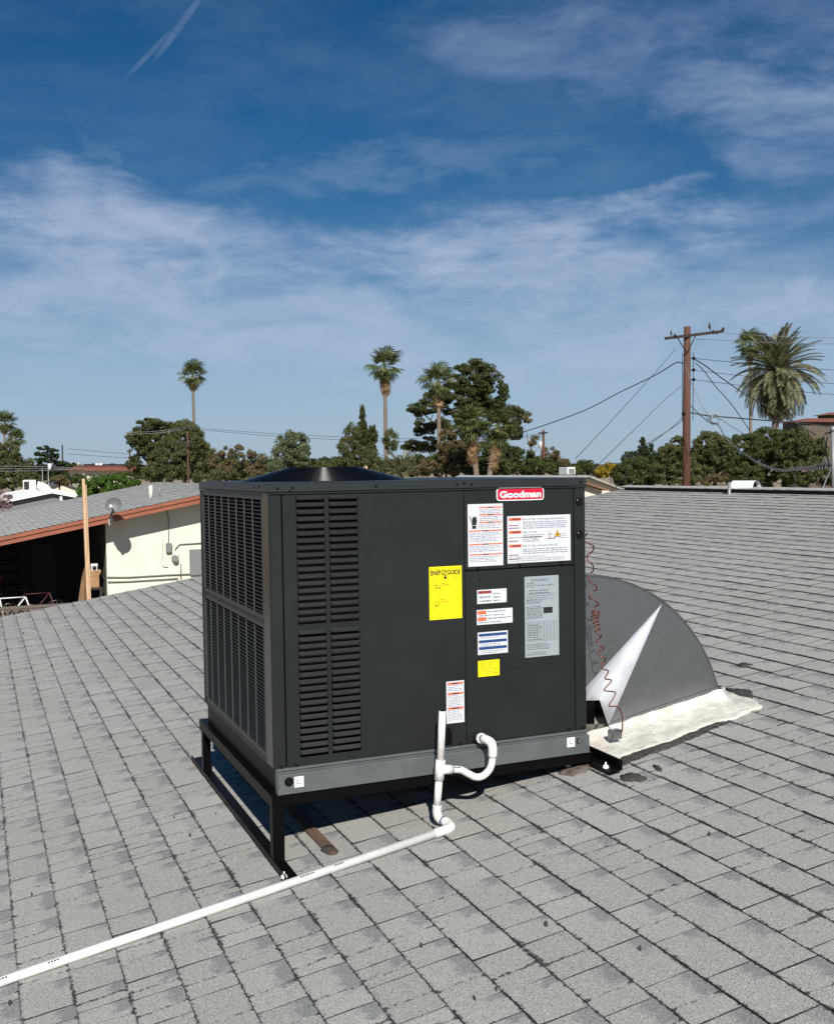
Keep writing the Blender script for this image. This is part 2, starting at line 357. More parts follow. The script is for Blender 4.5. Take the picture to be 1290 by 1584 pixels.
# ---------------------------------------------------------------- ground, far land
g = MB(); g.quad((-400, -300, -3.1), (2600, -300, -3.1), (2600, 2600, -3.1), (-400, 2600, -3.1))
g.quad((-9000, 2600, -3.1), (14000, 2600, -3.1), (14000, 14000, -3.1), (-9000, 14000, -3.1))
g.quad((-9000, -300, -3.1), (-400, -300, -3.1), (-400, 2600, -3.1), (-9000, 2600, -3.1))
g.quad((2600, -300, -3.1), (14000, -300, -3.1), (14000, 2600, -3.1), (2600, 2600, -3.1))
struct(g.build('ground', M['dirt']))
rd = MB(); rd.quad((-120, 76, -3.09), (260, 76, -3.09), (260, 83, -3.09), (-120, 83, -3.09)); struct(rd.build('road', M['asphalt']))
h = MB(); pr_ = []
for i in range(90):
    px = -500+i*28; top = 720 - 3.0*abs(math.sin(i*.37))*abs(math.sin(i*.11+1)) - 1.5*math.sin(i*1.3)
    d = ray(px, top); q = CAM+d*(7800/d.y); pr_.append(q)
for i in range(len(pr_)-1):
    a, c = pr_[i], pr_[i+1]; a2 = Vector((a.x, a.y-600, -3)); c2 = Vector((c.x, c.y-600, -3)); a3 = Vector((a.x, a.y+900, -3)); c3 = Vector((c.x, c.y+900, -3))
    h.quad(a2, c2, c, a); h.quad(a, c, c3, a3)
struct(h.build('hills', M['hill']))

# ---------------------------------------------------------------- our house and its shingled roof
RX0, RX1, RY0, RY1 = -3.3, 7.2, -4.2, 8.35
ms = bpy.data.materials.new('grey shingle granules'); ms.use_nodes = True; b = NB(ms.node_tree)
p = b.n('ShaderNodeBsdfPrincipled'); p.inputs['Roughness'].default_value = 0.9; p.inputs['Specular IOR Level'].default_value = 0.25
pos = b.n('ShaderNodeNewGeometry').outputs['Position']
uvn = b.n('ShaderNodeUVMap', uv_map='UVMap').outputs[0]; U = b.sep(uvn)
at = b.sep(b.n('ShaderNodeAttribute', attribute_name='tint').outputs['Vector'])     # tile width, tone, random
base = b.mix(at[1], (0.275, 0.275, 0.258, 1), (0.345, 0.342, 0.322, 1))
base = b.mix(b.ramp(b.noise(pos, 1.7, 3.0, 0.6), 0.35, 0.7), base, (0.295, 0.288, 0.258, 1))
gr = b.noise(pos, 330.0, 2.0, 0.7)
base = b.mix(b.ramp(gr, 0.52, 0.66), base, (0.50, 0.50, 0.485, 1))
base = b.mix(b.ramp(gr, 0.46, 0.35), base, (0.075, 0.075, 0.075, 1))
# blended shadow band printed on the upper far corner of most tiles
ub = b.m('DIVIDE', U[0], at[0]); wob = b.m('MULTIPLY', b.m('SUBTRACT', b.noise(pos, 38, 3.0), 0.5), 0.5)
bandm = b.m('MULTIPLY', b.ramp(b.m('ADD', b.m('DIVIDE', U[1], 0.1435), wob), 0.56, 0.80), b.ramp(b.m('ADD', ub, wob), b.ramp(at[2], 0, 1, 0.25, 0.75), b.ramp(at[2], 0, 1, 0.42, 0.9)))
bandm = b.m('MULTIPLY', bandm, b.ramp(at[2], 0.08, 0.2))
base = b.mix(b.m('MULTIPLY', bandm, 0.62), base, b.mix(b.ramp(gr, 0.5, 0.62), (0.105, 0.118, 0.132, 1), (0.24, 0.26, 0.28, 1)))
# dirt and lost granules: specks, fringes along the course edges, a broken line inside wide tiles
nA = b.noise(pos, 70.0, 6.0, 0.80); nB = b.noise(pos, 5.0, 3.0, 0.6)
edge = b.m('MAXIMUM', b.ramp(U[1], 0.020, 0.0), b.ramp(U[1], 0.130, 0.1435))
edge = b.m('MAXIMUM', edge, b.m('MULTIPLY', b.ramp(U[0], 0.010, 0.0), 0.7))
mid = b.m('MULTIPLY', b.ramp(b.m('ABSOLUTE', b.m('SUBTRACT', U[0], b.m('ADD', b.m('MULTIPLY', at[0], 0.42), b.m('MULTIPLY', b.m('SUBTRACT', b.noise(pos, 20, 2), 0.5), 0.03)))), 0.010, 0.001), b.ramp(at[2], 0.62, 0.45))
thr = b.m('SUBTRACT', 0.735, b.m('ADD', b.m('ADD', b.m('MULTIPLY', edge, 0.23), b.m('MULTIPLY', mid, 0.23)), b.m('MULTIPLY', b.ramp(nB, 0.50, 0.72), 0.13)))
dirt = b.ramp(b.m('SUBTRACT', nA, thr), -0.01, 0.025)
base = b.mix(b.m('MULTIPLY', dirt, 0.9), base, (0.035, 0.034, 0.033, 1))
b.set(p.inputs['Base Color'], base)
bn = b.n('ShaderNodeBump', ins={'Strength': 0.55, 'Distance': 0.002, 'Height': gr}); b.nt.links.new(bn.outputs[0], p.inputs['Normal'])
b.nt.links.new(p.outputs[0], b.n('ShaderNodeOutputMaterial').inputs[0])
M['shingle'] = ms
M['asphalt_edge'] = mat('black shingle edge', (0.012, 0.012, 0.012), 0.9)
house = thing('shingled_house', 'low house whose pale grey shingled roof fills the foreground, carrying the charcoal rooftop unit', 'house', (2, 2, -3.1))
rf = MB()                                                # deck slightly under the shingles, thickness and far slope
def rz(x, h): return roofz(x)+h
rf.add([(RX0, RY0, rz(RX0, -.008)), (RX1, RY0, rz(RX1, -.008)), (RX1, RY1-.01, rz(RX1, -.008)), (RX0, RY1-.01, rz(RX0, -.008)),
        (RX0, RY0, rz(RX0, -.10)), (RX1, RY0, rz(RX1, -.10)), (RX1, RY1-.01, rz(RX1, -.10)), (RX0, RY1-.01, rz(RX0, -.10)),
        (RX1+9, RY0, rz(RX1, -1.25)), (RX1+9, RY1-.01, rz(RX1, -1.25)), (RX1+9, RY0, rz(RX1, -1.35)), (RX1+9, RY1-.01, rz(RX1, -1.35))],
       [(0,1,2,3), (0,4,5,1), (0,3,7,4), (3,2,6,7), (1,8,9,2), (1,5,10,8), (2,9,11,6), (8,10,11,9)], 0)
roof = rf.build('roof', [M['asphalt_edge']], house)
fb = MB(); fb.prism([(RX0, RY1+.004, rz(RX0, -.012)), (RX1, RY1+.004, rz(RX1, -.012)), (RX1, RY1+.004, rz(RX1, -.17)), (RX0, RY1+.004, rz(RX0, -.17))], (0, .03, 0)); fb.build('fascia', M['cream'], house)
wb = MB(); wb.box((RX0+.5, RY0+.4, -3.1), (RX1+8.4, RY1-.5, rz(RX0, -.12))); wb.build('wall', M['cream'], house)
EXP = 0.1435
def proj(pt):
    d = Vector(pt)-CAM; w = d.dot(AF)
    if w < .05: return None
    return 645+FPX*d.dot(AR)/w, 792-FPX*d.dot(AU)/w
tiles = []
k0 = int(math.floor((RX0+.005)/EXP)); k1 = int((RX1+.005)/EXP)
for k in range(k0, k1+1):
    x0 = -.005+k*EXP; x1 = min(x0+EXP, RX1)
    if x1-x0 < .05: continue
    y = RY0 - rnd.random()*.2; wprev = .2
    while y < RY1-.01:
        w = rnd.choice([.11, .135, .16, .175, .19, .2, .215, .24, .26])
        y2 = min(y+w, RY1)
        if RY1-y2 < .06: y2 = RY1
        if y2 > RY0:
            ya = max(y, RY0); q = proj(((x0+x1)/2, (ya+y2)/2, roofz((x0+x1)/2)))
            if True:
                d = (Vector(((x0+x1)/2, (ya+y2)/2, roofz(x0)))-CAM).length
                vis = q is not None and 0 <= q[0] <= 1290 and 0 <= q[1] <= 1584
                tiles.append((x0, x1, ya, y2, rnd.random(), rnd.random(), d if vis else d+50))
        y = y2
def tile_geo(t):
    x0, x1, ya, y2, r1, r2, d = t
    near = d < 6
    th = .0030 if r2 < .6 else .0056
    th *= .85+.3*r1
    gap = .0014 + .0010*r1
    jit = .0022
    R_ = random.Random(int(x0*1e4)*31+int(ya*1e4))
    J = lambda s=1.0: R_.uniform(-jit, jit)*s
    w = y2-ya; nb = max(2, int(w/.017)) if near else 2; nc = 4 if near else 1
    low = [(x0+.0008+J(.6), ya+gap+(w-2*gap)*i/nb) for i in range(nb+1)]
    far = [(x0+(x1-x0)*i/nc, y2-gap+J(.8)) for i in range(1, nc)]
    up = [(x1+.0, y2-gap), (x1+.0, ya+gap)]
    nr = [(x0+(x1-x0)*i/nc, ya+gap+J(.8)) for i in range(nc-1, 0, -1)]
    out = low+far+up+nr
    e = x1-x0
    def top(x): v = (x-x0)/e; return roofz(x) + th*(1-max(0, min(1, v))) - .0005
    n = len(out)
    V = [(x, y, top(x)) for x, y in out] + [(x, y, roofz(x)-.0075) for x, y in out]
    F = [tuple(range(n))[::-1]] + [(i, (i+1) % n, n+(i+1) % n, n+i) for i in range(n)]
    UVs = [(y-ya, x-x0) for x, y in out]
    return V, F, n, UVs
def shingle_mesh(ts, name):
    V = []; F = []; MI = []; UVl = []; T = []
    for t in ts:
        v, f, n, uv = tile_geo(t); o = len(V); V += v
        T += [(max(t[3]-t[2], .03), t[4], t[5], 1.0)]*len(v)
        for k, ff in enumerate(f):
            F.append(tuple(o+i for i in ff)); MI.append(0 if k == 0 else 1)
            for i in ff: UVl += list(uv[i % n])
    a = np.array(V); o = (a.min(0)+a.max(0))/2
    me = bpy.data.meshes.new(name); me.from_pydata((a-o).tolist(), [], F)
    me.materials.append(M['shingle']); me.materials.append(M['asphalt_edge'])
    me.polygons.foreach_set('material_index', MI)
    l = me.uv_layers.new(name='UVMap'); l.data.foreach_set('uv', UVl)
    ca = me.color_attributes.new('tint', 'FLOAT_COLOR', 'POINT'); ca.data.foreach_set('color', np.array(T, float).ravel())
    ob = bpy.data.objects.new(name, me); col.objects.link(ob); place(ob, o, roof); return ob
tiles.sort(key=lambda t: t[6])
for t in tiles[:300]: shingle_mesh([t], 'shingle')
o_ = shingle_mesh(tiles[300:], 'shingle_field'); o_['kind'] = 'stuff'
# ridge: cap pieces over a dark vent slot
rv = MB(); rv.box((RX1-.105, RY0, roofz(RX1)-.03), (RX1+.10, RY1-.15, roofz(RX1)+.028)); rv.build('ridge_vent', M['asphalt_edge'], roof)
yy = RY0
while yy < RY1-.25:
    c = MB(); L_ = .19; t = .005
    zr = roofz(RX1)
    pts = [(-.13, .034), (0, .052), (.14, .030), (.14, .022), (0, .044), (-.13, .026)]
    c.prism([(RX1+a_, yy, zr+z_) for a_, z_ in pts], (0, L_, rnd.uniform(.001, .004))); ob = c.build('ridge_cap', [M['far_shingle']], roof); yy += .195
# stains, tar and strips lying on the roof
def patch(name, pts, m_, h=.013, parent=house, label=None, seed=1, rag=.012, rings=1, roofpts=False):
    R_ = random.Random(seed); q = [Vector(p_) if roofpts else PR(*p_) for p_ in pts]; out = []
    for i in range(len(q)):
        a, c = q[i], q[(i+1) % len(q)]; n = max(1, int((c-a).length/.012))
        for k in range(n):
            t = a.lerp(c, k/n); out.append((t.x+R_.uniform(-rag, rag), t.y+R_.uniform(-rag, rag)))
    mbp = MB(); cx = sum(o[0] for o in out)/len(out); cy = sum(o[1] for o in out)/len(out); n = len(out)
    V = [(x, y, roofz(x)+h*.2) for x, y in out] + [(cx+(x-cx)*.86, cy+(y-cy)*.86, roofz(cx+(x-cx)*.86)+h) for x, y in out] + [(cx, cy, roofz(cx)+h*1.05)]
    F = [(i, (i+1) % n, n+(i+1) % n, n+i) for i in range(n)] + [(n+i, n+(i+1) % n, 2*n) for i in range(n)]
    mbp.add(V, F, 0, True); return mbp.build(name, m_, parent, label=label)
z8 = lambda x, y: (880+x/3.684, 800+y/3.684)
patch('tar_patch', [z8(875, 985), z8(960, 990), z8(1050, 1000), z8(1040, 1045), z8(960, 1030), z8(905, 1015)], M['tar'], .013, label='dark tar blotch beyond the white skirt corner', seed=1, rag=.007)
patch('tar_patch', [z8(285, 1490), z8(350, 1470), z8(455, 1500), z8(400, 1512), z8(310, 1518)], M['tar'], .013, label='dark tar smear before the white skirt', seed=2, rag=.007)
patch('tar_patch', [z8(480, 1425), z8(530, 1440), z8(525, 1460), z8(495, 1450)], M['tar'], .013, seed=3, rag=.006)
patch('tar_patch', [z8(945, 850), z8(1010, 838), z8(1040, 852), z8(985, 862)], M['tar'], .011, seed=4, rag=.012)
patch('tar_patch', [z8(260, 1395), z8(560, 1300), z8(780, 1208), z8(900, 1165), z8(905, 1180), z8(780, 1235), z8(560, 1330), z8(470, 1355), z8(300, 1425)], M['tar'], .012, seed=5, rag=.008)
patch('brown_stain', [(866, 1186), (893, 1178), (915, 1188), (905, 1197), (882, 1203), (864, 1200)], M['brownstain'], .012, label='brown rusty stain before the right skid', seed=6, rag=.007)
patch('sealant_dab', [(874, 1189), (882, 1188), (883, 1191), (876, 1192)], M['sealant'], .020, seed=7, rag=.001)
q = [Vector((.175, .75, 0)), Vector((.212, .75, 0)), Vector((.216, -.055, 0)), (.196, -.062, 0), Vector((.178, -.045, 0))]
sb = MB(); sb.prism([(p_[0], p_[1], roofz(p_[0])+.006) for p_ in q], (0, 0, .008)); sb.build('rusty_strip', M['rust'], house, label='rusty brown strip running out from under the unit')
patch('tar_patch', [(.172, .005, 0), (.2, .012, 0), (.214, -.02, 0), (.205, -.055, 0), (.18, -.04, 0)], M['tar'], .019, seed=8, rag=.005, roofpts=True)
for k, (px, py) in enumerate([(755, 0), (0, 0)]): pass
for i, (px, py, r_) in enumerate([(294, 1295, .006), (334, 1262, .003), (269, 1267, .003), (845, 1434, .007), (734, 1549, .004), (768, 1534, .004), (990, 1472, .005), (36, 981, .012), (240, 1052, .006), (107, 1112, .006), (15, 1556, .007), (49, 1387, .005), (1097, 1294, .005), (652, 1467, .006)]):
    c = PR(px, py); q = [Vector((c.x+r_*.7*math.cos(a)*rnd.uniform(.5, 1.3), c.y+r_*1.1*math.sin(a)*rnd.uniform(.6, 1.4), 0)) for a in [j*1.05 for j in range(6)]]
    patch('tar_speck', q, M['tar'], .014, seed=20+i, rag=.0005, roofpts=True)

# ---------------------------------------------------------------- rooftop unit
W, D, H = 1.295, 1.194, 0.9786
unit = thing('rooftop_air_conditioner', 'large charcoal packaged air conditioner with white and yellow stickers, on a black stand', 'air conditioner', (W/2, D/2, -.09))
G = .0016
def F(px, py): v = P(px, py, 0.0); return v.x, v.z
def panel(name, x0, x1, z0, z1, m_=None, parent=unit, y0=0.0, t=.018, bev=.003, label=None):
    q = MB(); q.box((x0+G, y0, z0+G), (x1-G, y0+t, z1-G), 0, bev); return q.build(name, m_ or M['cabinet'], parent, label=label)
core = MB(); core.box((.035, .036, .004), (W-.01, D-.01, H-.004)); core.build('inner_casing', M['void'], unit)
s1, s2_, s3 = .0485, .757, 1.2415; zs = .6655
# corner posts: folded sheet, one piece round the corner
cp = MB(); cp.box((0, 0, 0), (s1-G, .018, H-.002), 0, .004); ob = cp.build('corner_post', M['cabinet'], unit)
cp = MB(); cp.box((-.0012, .001, 0), (.0175, .088, H-.002), 0, .003); cp.build('corner_post', M['cabinet_gloss'], unit, label='glossy corner post face of the coil side')
panel('corner_post', s3, W, 0, H-.002)
cp = MB(); cp.box((W-.018, .019, 0), (W+.0008, D, H-.002), 0, .003); cp.build('side_panel', M['cabinet'], unit)
cp = MB(); cp.box((.06, D-.018, 0), (W-.02, D, H-.002), 0, .003); cp.build('back_panel', M['cabinet'], unit)
cp = MB(); cp.box((-.0012, D-.05, 0), (.05, D, H-.002), 0, .003); cp.build('corner_post', M['cabinet'], unit)
# louvered door
lz = [(.031, .487), (.508, .968)]; lx = [(.0985, .2045), (.2195, .3295)]
fr = MB()
xs = [s1+G, lx[0][0], lx[0][1], lx[1][0], lx[1][1], s2_-G]; zz = [G, lz[0][0], lz[0][1], lz[1][0], lz[1][1], H-.003]
for i in range(5):
    for k in range(5):
        if i in (1, 3) and k in (1, 3): continue
        if i in (1, 3): fr.box((xs[i], .0004, zz[k]), (xs[i+1], .0016, zz[k+1]))
for i in (0, 2, 4): fr.box((xs[i], 0.0003, zz[0]), (xs[i+1], .0017, zz[5]))
fr.box((xs[0], .0017, zz[0]), (xs[0]+.012, .018, zz[5])); fr.box((xs[5]-.012, .0017, zz[0]), (xs[5], .018, zz[5]))
door = fr.build('louvered_panel', M['cabinet'], unit)
for a, (x0, x1) in enumerate(lx):
    for c, (z0, z1) in enumerate(lz):
        n = 18; pitch = (z1-z0)/n; base_me = None
        for k in range(n):
            zt = z1-k*pitch; zb = zt-pitch*.60; yo = -.0085
            if base_me is None:
                q = MB(); e = .006
                q.add([(x0, .001, zt), (x1, .001, zt), (x1-e, yo, zb+.003), (x0+e, yo, zb+.003), (x0+e, yo+.0012, zb), (x1-e, yo+.0012, zb), (x0, .0012, zb), (x1, .0012, zb), (x1-e, .004, zb+.001), (x0+e, .004, zb+.001)],
                      [(0, 3, 2, 1), (3, 4, 5, 2), (0, 6, 3), (3, 6, 4), (1, 2, 7), (2, 5, 7), (4, 9, 8, 5)], 0)
                lo = q.build('louver', M['cabinet'], door); base_me = lo; z_first = WL[lo.name]
            else:
                l2 = base_me.copy(); col.objects.link(l2); l2.parent = door; l2.location = base_me.location+Vector((0, 0, -k*pitch))
# service panels right of the seam
panel('upper_service_panel', s2_, s3, zs, H-.002); lower = panel('lower_service_panel', s2_, s3, 0, zs)
em = MB()                                                # faint embossed pad on the lower panel
x0, z1 = F(741, 899); x1, z0 = F(883, 1036); x0b, z0b = F(743, 1052); z0 = .28; z1 = .632
for a, c in (((x0, z1-.004), (x1, z1)), ((x0, z0), (x1, z0+.004))): em.box((a[0], -.0009, a[1]), (c[0], .002, c[1]))
em.box((x0, -.0009, z0), (x0+.004, .002, z1)); em.box((x1-.004, -.0009, z0), (x1, .002, z1)); em.build('embossed_line', M['cabinet'], lower)
for px, py in ((895.5, 776), (896.5, 827)):
    x, z = F(px, py); q = MB(); q.tube([(x, .002, z), (x, -.0035, z), (x, -.007, z)], [.0165, .016, .010], 20); q.build('hole_plug', M['blackwire'], unit)
for px, py in ((448, 760.5), (739, 879), (804, 874.8), (867, 870.5), (459, 1184.5), (711, 1150.5), (731, 1147), (880, 1128), (902.5, 1126), (435, 1187), (768.5, 1151)):
    x, z = F(px, py); q = MB(); q.tube([(x, .001, z), (x, -.004, z)], .0058, 8); q.build('screw', M['blackwire'], unit)
# top cap
tcap = MB(); o = .004
tcap.box((-o, -o, H), (W+o, D+o, H+.035), 0, .004); tc_ = tcap.build('top_cap', M['cap'], unit)
lip = MB(); lip.box((-o-.002, -o-.002, H-.004), (W+o+.002, -o+.001, H-.0005)); lip.box((-o-.002, -o+.001, H-.004), (-o+.001, D+o, H-.0005)); lip.build('cap_lip', M['cap'], tc_)
for px in (429, 452, 581, 706, 717, 729, 897):
    x, z = F(px, 755 if px < 600 else 748); z = H+.017+ (0.004 if px in (717,) else 0); q = MB(); q.tube([(x, -o+.001, z), (x, -o-.003, z)], .0048, 8); q.build('screw', M['blackwire'], tc_)
for y in (.12, .2, .68): q = MB(); q.tube([(-o+.001, y, H+.02), (-o-.003, y, H+.02)], .0048, 8); q.build('screw', M['blackwire'], tc_)
# fan and its raised wire guard
fc = Vector((.405, .62, H+.035)); r0, r1, hh = .345, .15, .052
fan = MB(); fan.tube([(fc.x, fc.y, H+.0355), (fc.x, fc.y, H+.0375)], r0-.01, 40); fan.build('fan_opening', M['void'], unit)
fg = MB(); NR = 26
for i in range(NR):
    t = i/(NR-1); rr = r0*(1-t)+r1*t; z = fc.z+.004+hh*min(1, t*1.0)
    fg.tube([(fc.x+rr*math.cos(a), fc.y+rr*math.sin(a), z-.002) for a in [2*math.pi*k/48 for k in range(48)]], .0023, 5, closed=True)
for i in range(8):
    rr = r1*(1-i/8); fg.tube([(fc.x+rr*math.cos(a), fc.y+rr*math.sin(a), fc.z+.004+hh-.002) for a in [2*math.pi*k/32 for k in range(32)]], .0023, 5, closed=True)
for k in range(16):
    a = 2*math.pi*k/16; c, s_ = math.cos(a), math.sin(a)
    fg.tube([(fc.x+r0*c, fc.y+r0*s_, fc.z+.001), (fc.x+(r0-.002)*c, fc.y+(r0-.002)*s_, fc.z+.002), (fc.x+r1*c, fc.y+r1*s_, fc.z+hh+.001), (fc.x+.02*c, fc.y+.02*s_, fc.z+hh+.001)], .0024, 5)
fg.build('fan_guard', M['blackwire'], unit)
fm = MB(); fm.cyl((fc.x, fc.y, fc.z+.001), (fc.x, fc.y, fc.z+.040), .08, 24); fm.build('fan_motor', M['blackwire'], unit)
for k in range(3):
    a = k*2.094+.3; q = MB(); c, s_ = math.cos(a), math.sin(a)
    q.add([(fc.x+.07*c, fc.y+.07*s_, fc.z+.012), (fc.x+.29*math.cos(a-.28), fc.y+.29*math.sin(a-.28), fc.z+.004), (fc.x+.29*math.cos(a+.28), fc.y+.29*math.sin(a+.28), fc.z+.020), (fc.x+.07*math.cos(a+.5), fc.y+.07*math.sin(a+.5), fc.z+.024)], [(0, 1, 2, 3)]); q.build('fan_blade', M['blackwire'], unit)
# coil side: two wire guards over a dark coil
cf = MB(); cf.box((.020, .09, .03), (.034, D-.052, H-.01)); cf.build('coil', M['void'], unit)
for (z0, z1) in ((.522, .968), (.022, .505)):
    gd = MB(); y0, y1 = .104, D-.052
    gd.box((-.001, y0-.015, z0), (.012, y0, z1)); gd.box((-.001, y1-.012, z0), (.012, y1, z1)); gd.box((-.001, y0, z0), (.012, y1, z0+.014)); gd.box((-.001, y0, z1-.014), (.012, y1, z1))
    gg = gd.build('coil_guard', M['grille'], unit)
    nv = 8; ps = [y0+(y1-y0)*(k+1)/(nv) for k in range(nv-1)]
    for k, y in enumerate(ps):
        q = MB(); q.box((-.002, y-.0024, z0+.012), (.003, y+.0024, z1-.012)); q.build('bar', M['grille'], gg)
    n = int((z1-z0-.03)/.0136); first = None
    for k in range(n):
        z = z0+.02+k*(z1-z0-.034)/(n-1)
        if first is None:
            q = MB(); q.add([(.0032, y0, z), (.0032, y1, z), (.0032, y1, z+.0028), (.0032, y0, z+.0028), (.010, y0, z+.003), (.010, y1, z+.003), (.010, y1, z+.0055), (.010, y0, z+.0055)], [(0, 3, 2, 1), (3, 7, 6, 2), (0, 1, 5, 4), (4, 5, 6, 7)])
            first = q.build('slat', M['cap'], gg); fz = z
        else:
            s_ = first.copy(); col.objects.link(s_); s_.parent = gg; s_.location = first.location+Vector((0, 0, z-fz))
fr = MB(); fr.box((-.0008, .088, 0), (.012, D-.05, .022), 0); fr.box((-.0008, .088, .505), (.012, D-.05, .522)); fr.box((-.0008, .088, .968), (.012, D-.05, H-.002)); fr.build('side_frame', M['cabinet'], unit)
# base rail
br = MB()
prof = [(.012, 0), (-.008, 0), (-.010, -.002), (-.010, -.007), (-.004, -.010), (-.004, -.016), (-.019, -.018), (-.022, -.021), (-.022, -.088), (-.019, -.090), (.012, -.090)]
x0, x1 = .008, W-.004
br.prism([(x0, y, z) for y, z in prof], (x1-x0, 0, 0)); rail = br.build('base_rail', M['rail'], unit)
sr = MB(); sr.box((.012, .012, -.090), (.03, D-.01, -.001)); sr.box((W-.03, .012, -.090), (W-.006, D-.01, -.001)); sr.box((.03, D-.03, -.09), (W-.03, D-.01, -.001)); sr.box((.03, .012, -.006), (W-.03, D-.03, -.001)); sr.build('base_pan', M['black'], unit)
def Fr(px, py): v = P(px, py, -.022); return v.x, v.z
for i, (px, py, st) in enumerate(((447, 1210, (455, 1202.5, 470, 1217)), (895.5, 1146.5, (877, 1142, 889, 1155)))):
    x, z = Fr(px, py); q = MB(); q.tube([(x, -.0215, z), (x, -.0235, z)], .0165 if i == 0 else .012, 20); q.build('lifting_hole', M['void'], rail)
    if i == 0: q = MB(); q.ball((x, -.021, z), .0145, 0, 14, 8, (1, .25, 1)); q.build('hole_plug', M['blackwire'], rail)
    else: q = MB(); q.quad((x-.010, -.0245, z), (x+.002, -.026, z+.016), (x+.012, -.0245, z+.002), (x+.002, -.025, z-.014)); q.build('torn_tab', M['rail'], rail)
    a = Fr(st[0], st[1]); c = Fr(st[2], st[3]); q = MB(); q.box((a[0], -.0236, c[1]), (c[0], -.022, a[1]), 0, .0012); sk = q.build('small_sticker', M['logo_white'], rail)
    q = MB(); w_ = c[0]-a[0]; h_ = a[1]-c[1]
    for j in range(3): q.box((a[0]+w_*.2, -.0242, a[1]-h_*(.35+.17*j)), (a[0]+w_*(.5 if j < 2 else .7), -.0237, a[1]-h_*(.25+.17*j)))
    q.build('print', M['ink_grey'], sk, kind='stuff')
q = MB(); q.box((.012, -.0232, -.062), (.015, -.022, -.059)); q.build('screw', M['blackwire'], rail)
# cut-out behind the riser and dark slot
x, z = F(690, 1150); q = MB(); c = P(689, 1138, 0)
pts = [(x-.012, .0)]; ar = [(c.x+.001+.026*math.cos(a), -.0006, .052+.026*math.sin(a)) for a in [math.pi*j/10 for j in range(11)]]
q.prism(ar+[(c.x-.025, -.0006, .008), (c.x+.027, -.0006, .008)], (0, .0008, 0)); q.build('cut_out', M['void'], unit)

# ---- stickers
def sticker(name, tl, brr, m_, label, w_h=None):
    a = F(*tl); c = F(*brr); x0, z1, x1, z0 = a[0], a[1], c[0], c[1]
    q = MB(); q.box((x0, -.0016, z0), (x1, .0004, z1), 0, .0008); return q.build(name, m_, unit, label=label), x0, x1, z0, z1
def bars(parent, name, m_, rects, y=-.0021):
    if name != 'print' and len(rects) > 1:
        for rc_ in rects: bars(parent, name, m_, [rc_], y)
        return None
    q = MB()
    for x0, z0, x1, z1 in rects: q.quad((x0, y, z0), (x1, y, z0), (x1, y, z1), (x0, y, z1))
    return q.build(name, m_, parent, kind='stuff' if name == 'print' else None)
def lines(x0, x1, z1, n, pitch, hgt, seed, fill=.92, endvar=.35):
    R_ = random.Random(seed); out = []
    for k in range(n):
        x = x0; z = z1-k*pitch; xe = x1-(x1-x0)*R_.random()*endvar*(R_.random() < .5)
        while x < xe:
            w_ = R_.uniform(.006, .022); w_ = min(w_, xe-x)
            if w_ > .003: out.append((x, z-hgt*R_.uniform(.8, 1.1), x+w_, z))
            x += w_+R_.uniform(.002, .004)
    return out
# logo
sg, x0, x1, z0, z1 = sticker('name_plate', (767.3, 757.5), (840.4, 772.2), M['logo_white'], 'red plate reading Goodman in white letters')
def rrect(x0, x1, z0, z1, r, y, t):
    out = []
    for cx, cz, a0 in ((x1-r, z1-r, 0), (x0+r, z1-r, 90), (x0+r, z0+r, 180), (x1-r, z0+r, 270)):
        for j in range(6): a = R(a0+18*j); out.append((cx+r*math.cos(a), y, cz+r*math.sin(a)))
    q = MB(); q.prism(out, (0, t, 0)); return q
bpy.data.objects.remove(sg)
z0, z1 = F(803, 774)[1], F(803, 754.2)[1]; cxl = (x0+x1)/2
sg = rrect(x0, x1, z0, z1, .012, -.004, .004).build('name_plate', M['logo_white'], unit, label='red plate reading Goodman in white letters')
rrect(x0+.004, x1-.004, z0+.004, z1-.004, .009, -.0050, .001).build('red_field', M['logo_red'], sg)
text('lettering', 'Goodman', x0+.013, z0+.0125, .0245, M['logo_white'], sg, y=-.0057, bold=.055, width=(x1-x0)-.026)
# tall warning sheet
sg, x0, x1, z0, z1 = sticker('warning_sheet', (723, 780.2), (778.5, 874.2), M['sticker_white'], 'tall white warning sheet with orange bars and a struck hand symbol')
w_ = x1-x0; h_ = z1-z0; ob_ = []; pr2 = []; heads = []
for u0, v in ((.32, .045), (.32, .165), (.32, .285), (.03, .42), (.03, .635), (.03, .80)):
    ob_.append((x0+w_*u0, z1-h_*(v+.02), x1-w_*.03, z1-h_*v)); heads.append((x0+w_*(u0+.97)/2-.014, z1-h_*(v+.017), x0+w_*(u0+.97)/2+.012, z1-h_*(v+.004)))
pr2 += lines(x0+w_*.33, x1-w_*.08, z1-h_*.082, 3, .0068, .0030, 1)+lines(x0+w_*.33, x1-w_*.08, z1-h_*.20, 3, .0068, .0030, 2)+lines(x0+w_*.33, x1-w_*.08, z1-h_*.322, 3, .0068, .0030, 3)
pr2 += lines(x0+w_*.04, x1-w_*.08, z1-h_*.458, 6, .0062, .0028, 4)+lines(x0+w_*.04, x1-w_*.08, z1-h_*.672, 4, .0062, .0028, 5)+lines(x0+w_*.04, x1-w_*.08, z1-h_*.838, 4, .0062, .0028, 6)
bars(sg, 'orange_bar', M['ink_orange'], ob_); bars(sg, 'print', M['ink_grey'], pr2); bars(sg, 'heading_print', M['ink'], heads, -.0026)
hx, hz = x0+w_*.17, z1-h_*.30                              # hand with a spark
hd = MB(); y = -.0024
hd.prism([(hx-.008, y, hz-.022), (hx+.009, y, hz-.022), (hx+.009, y, hz-.010), (hx-.008, y, hz-.010)], (0, .0004, 0))
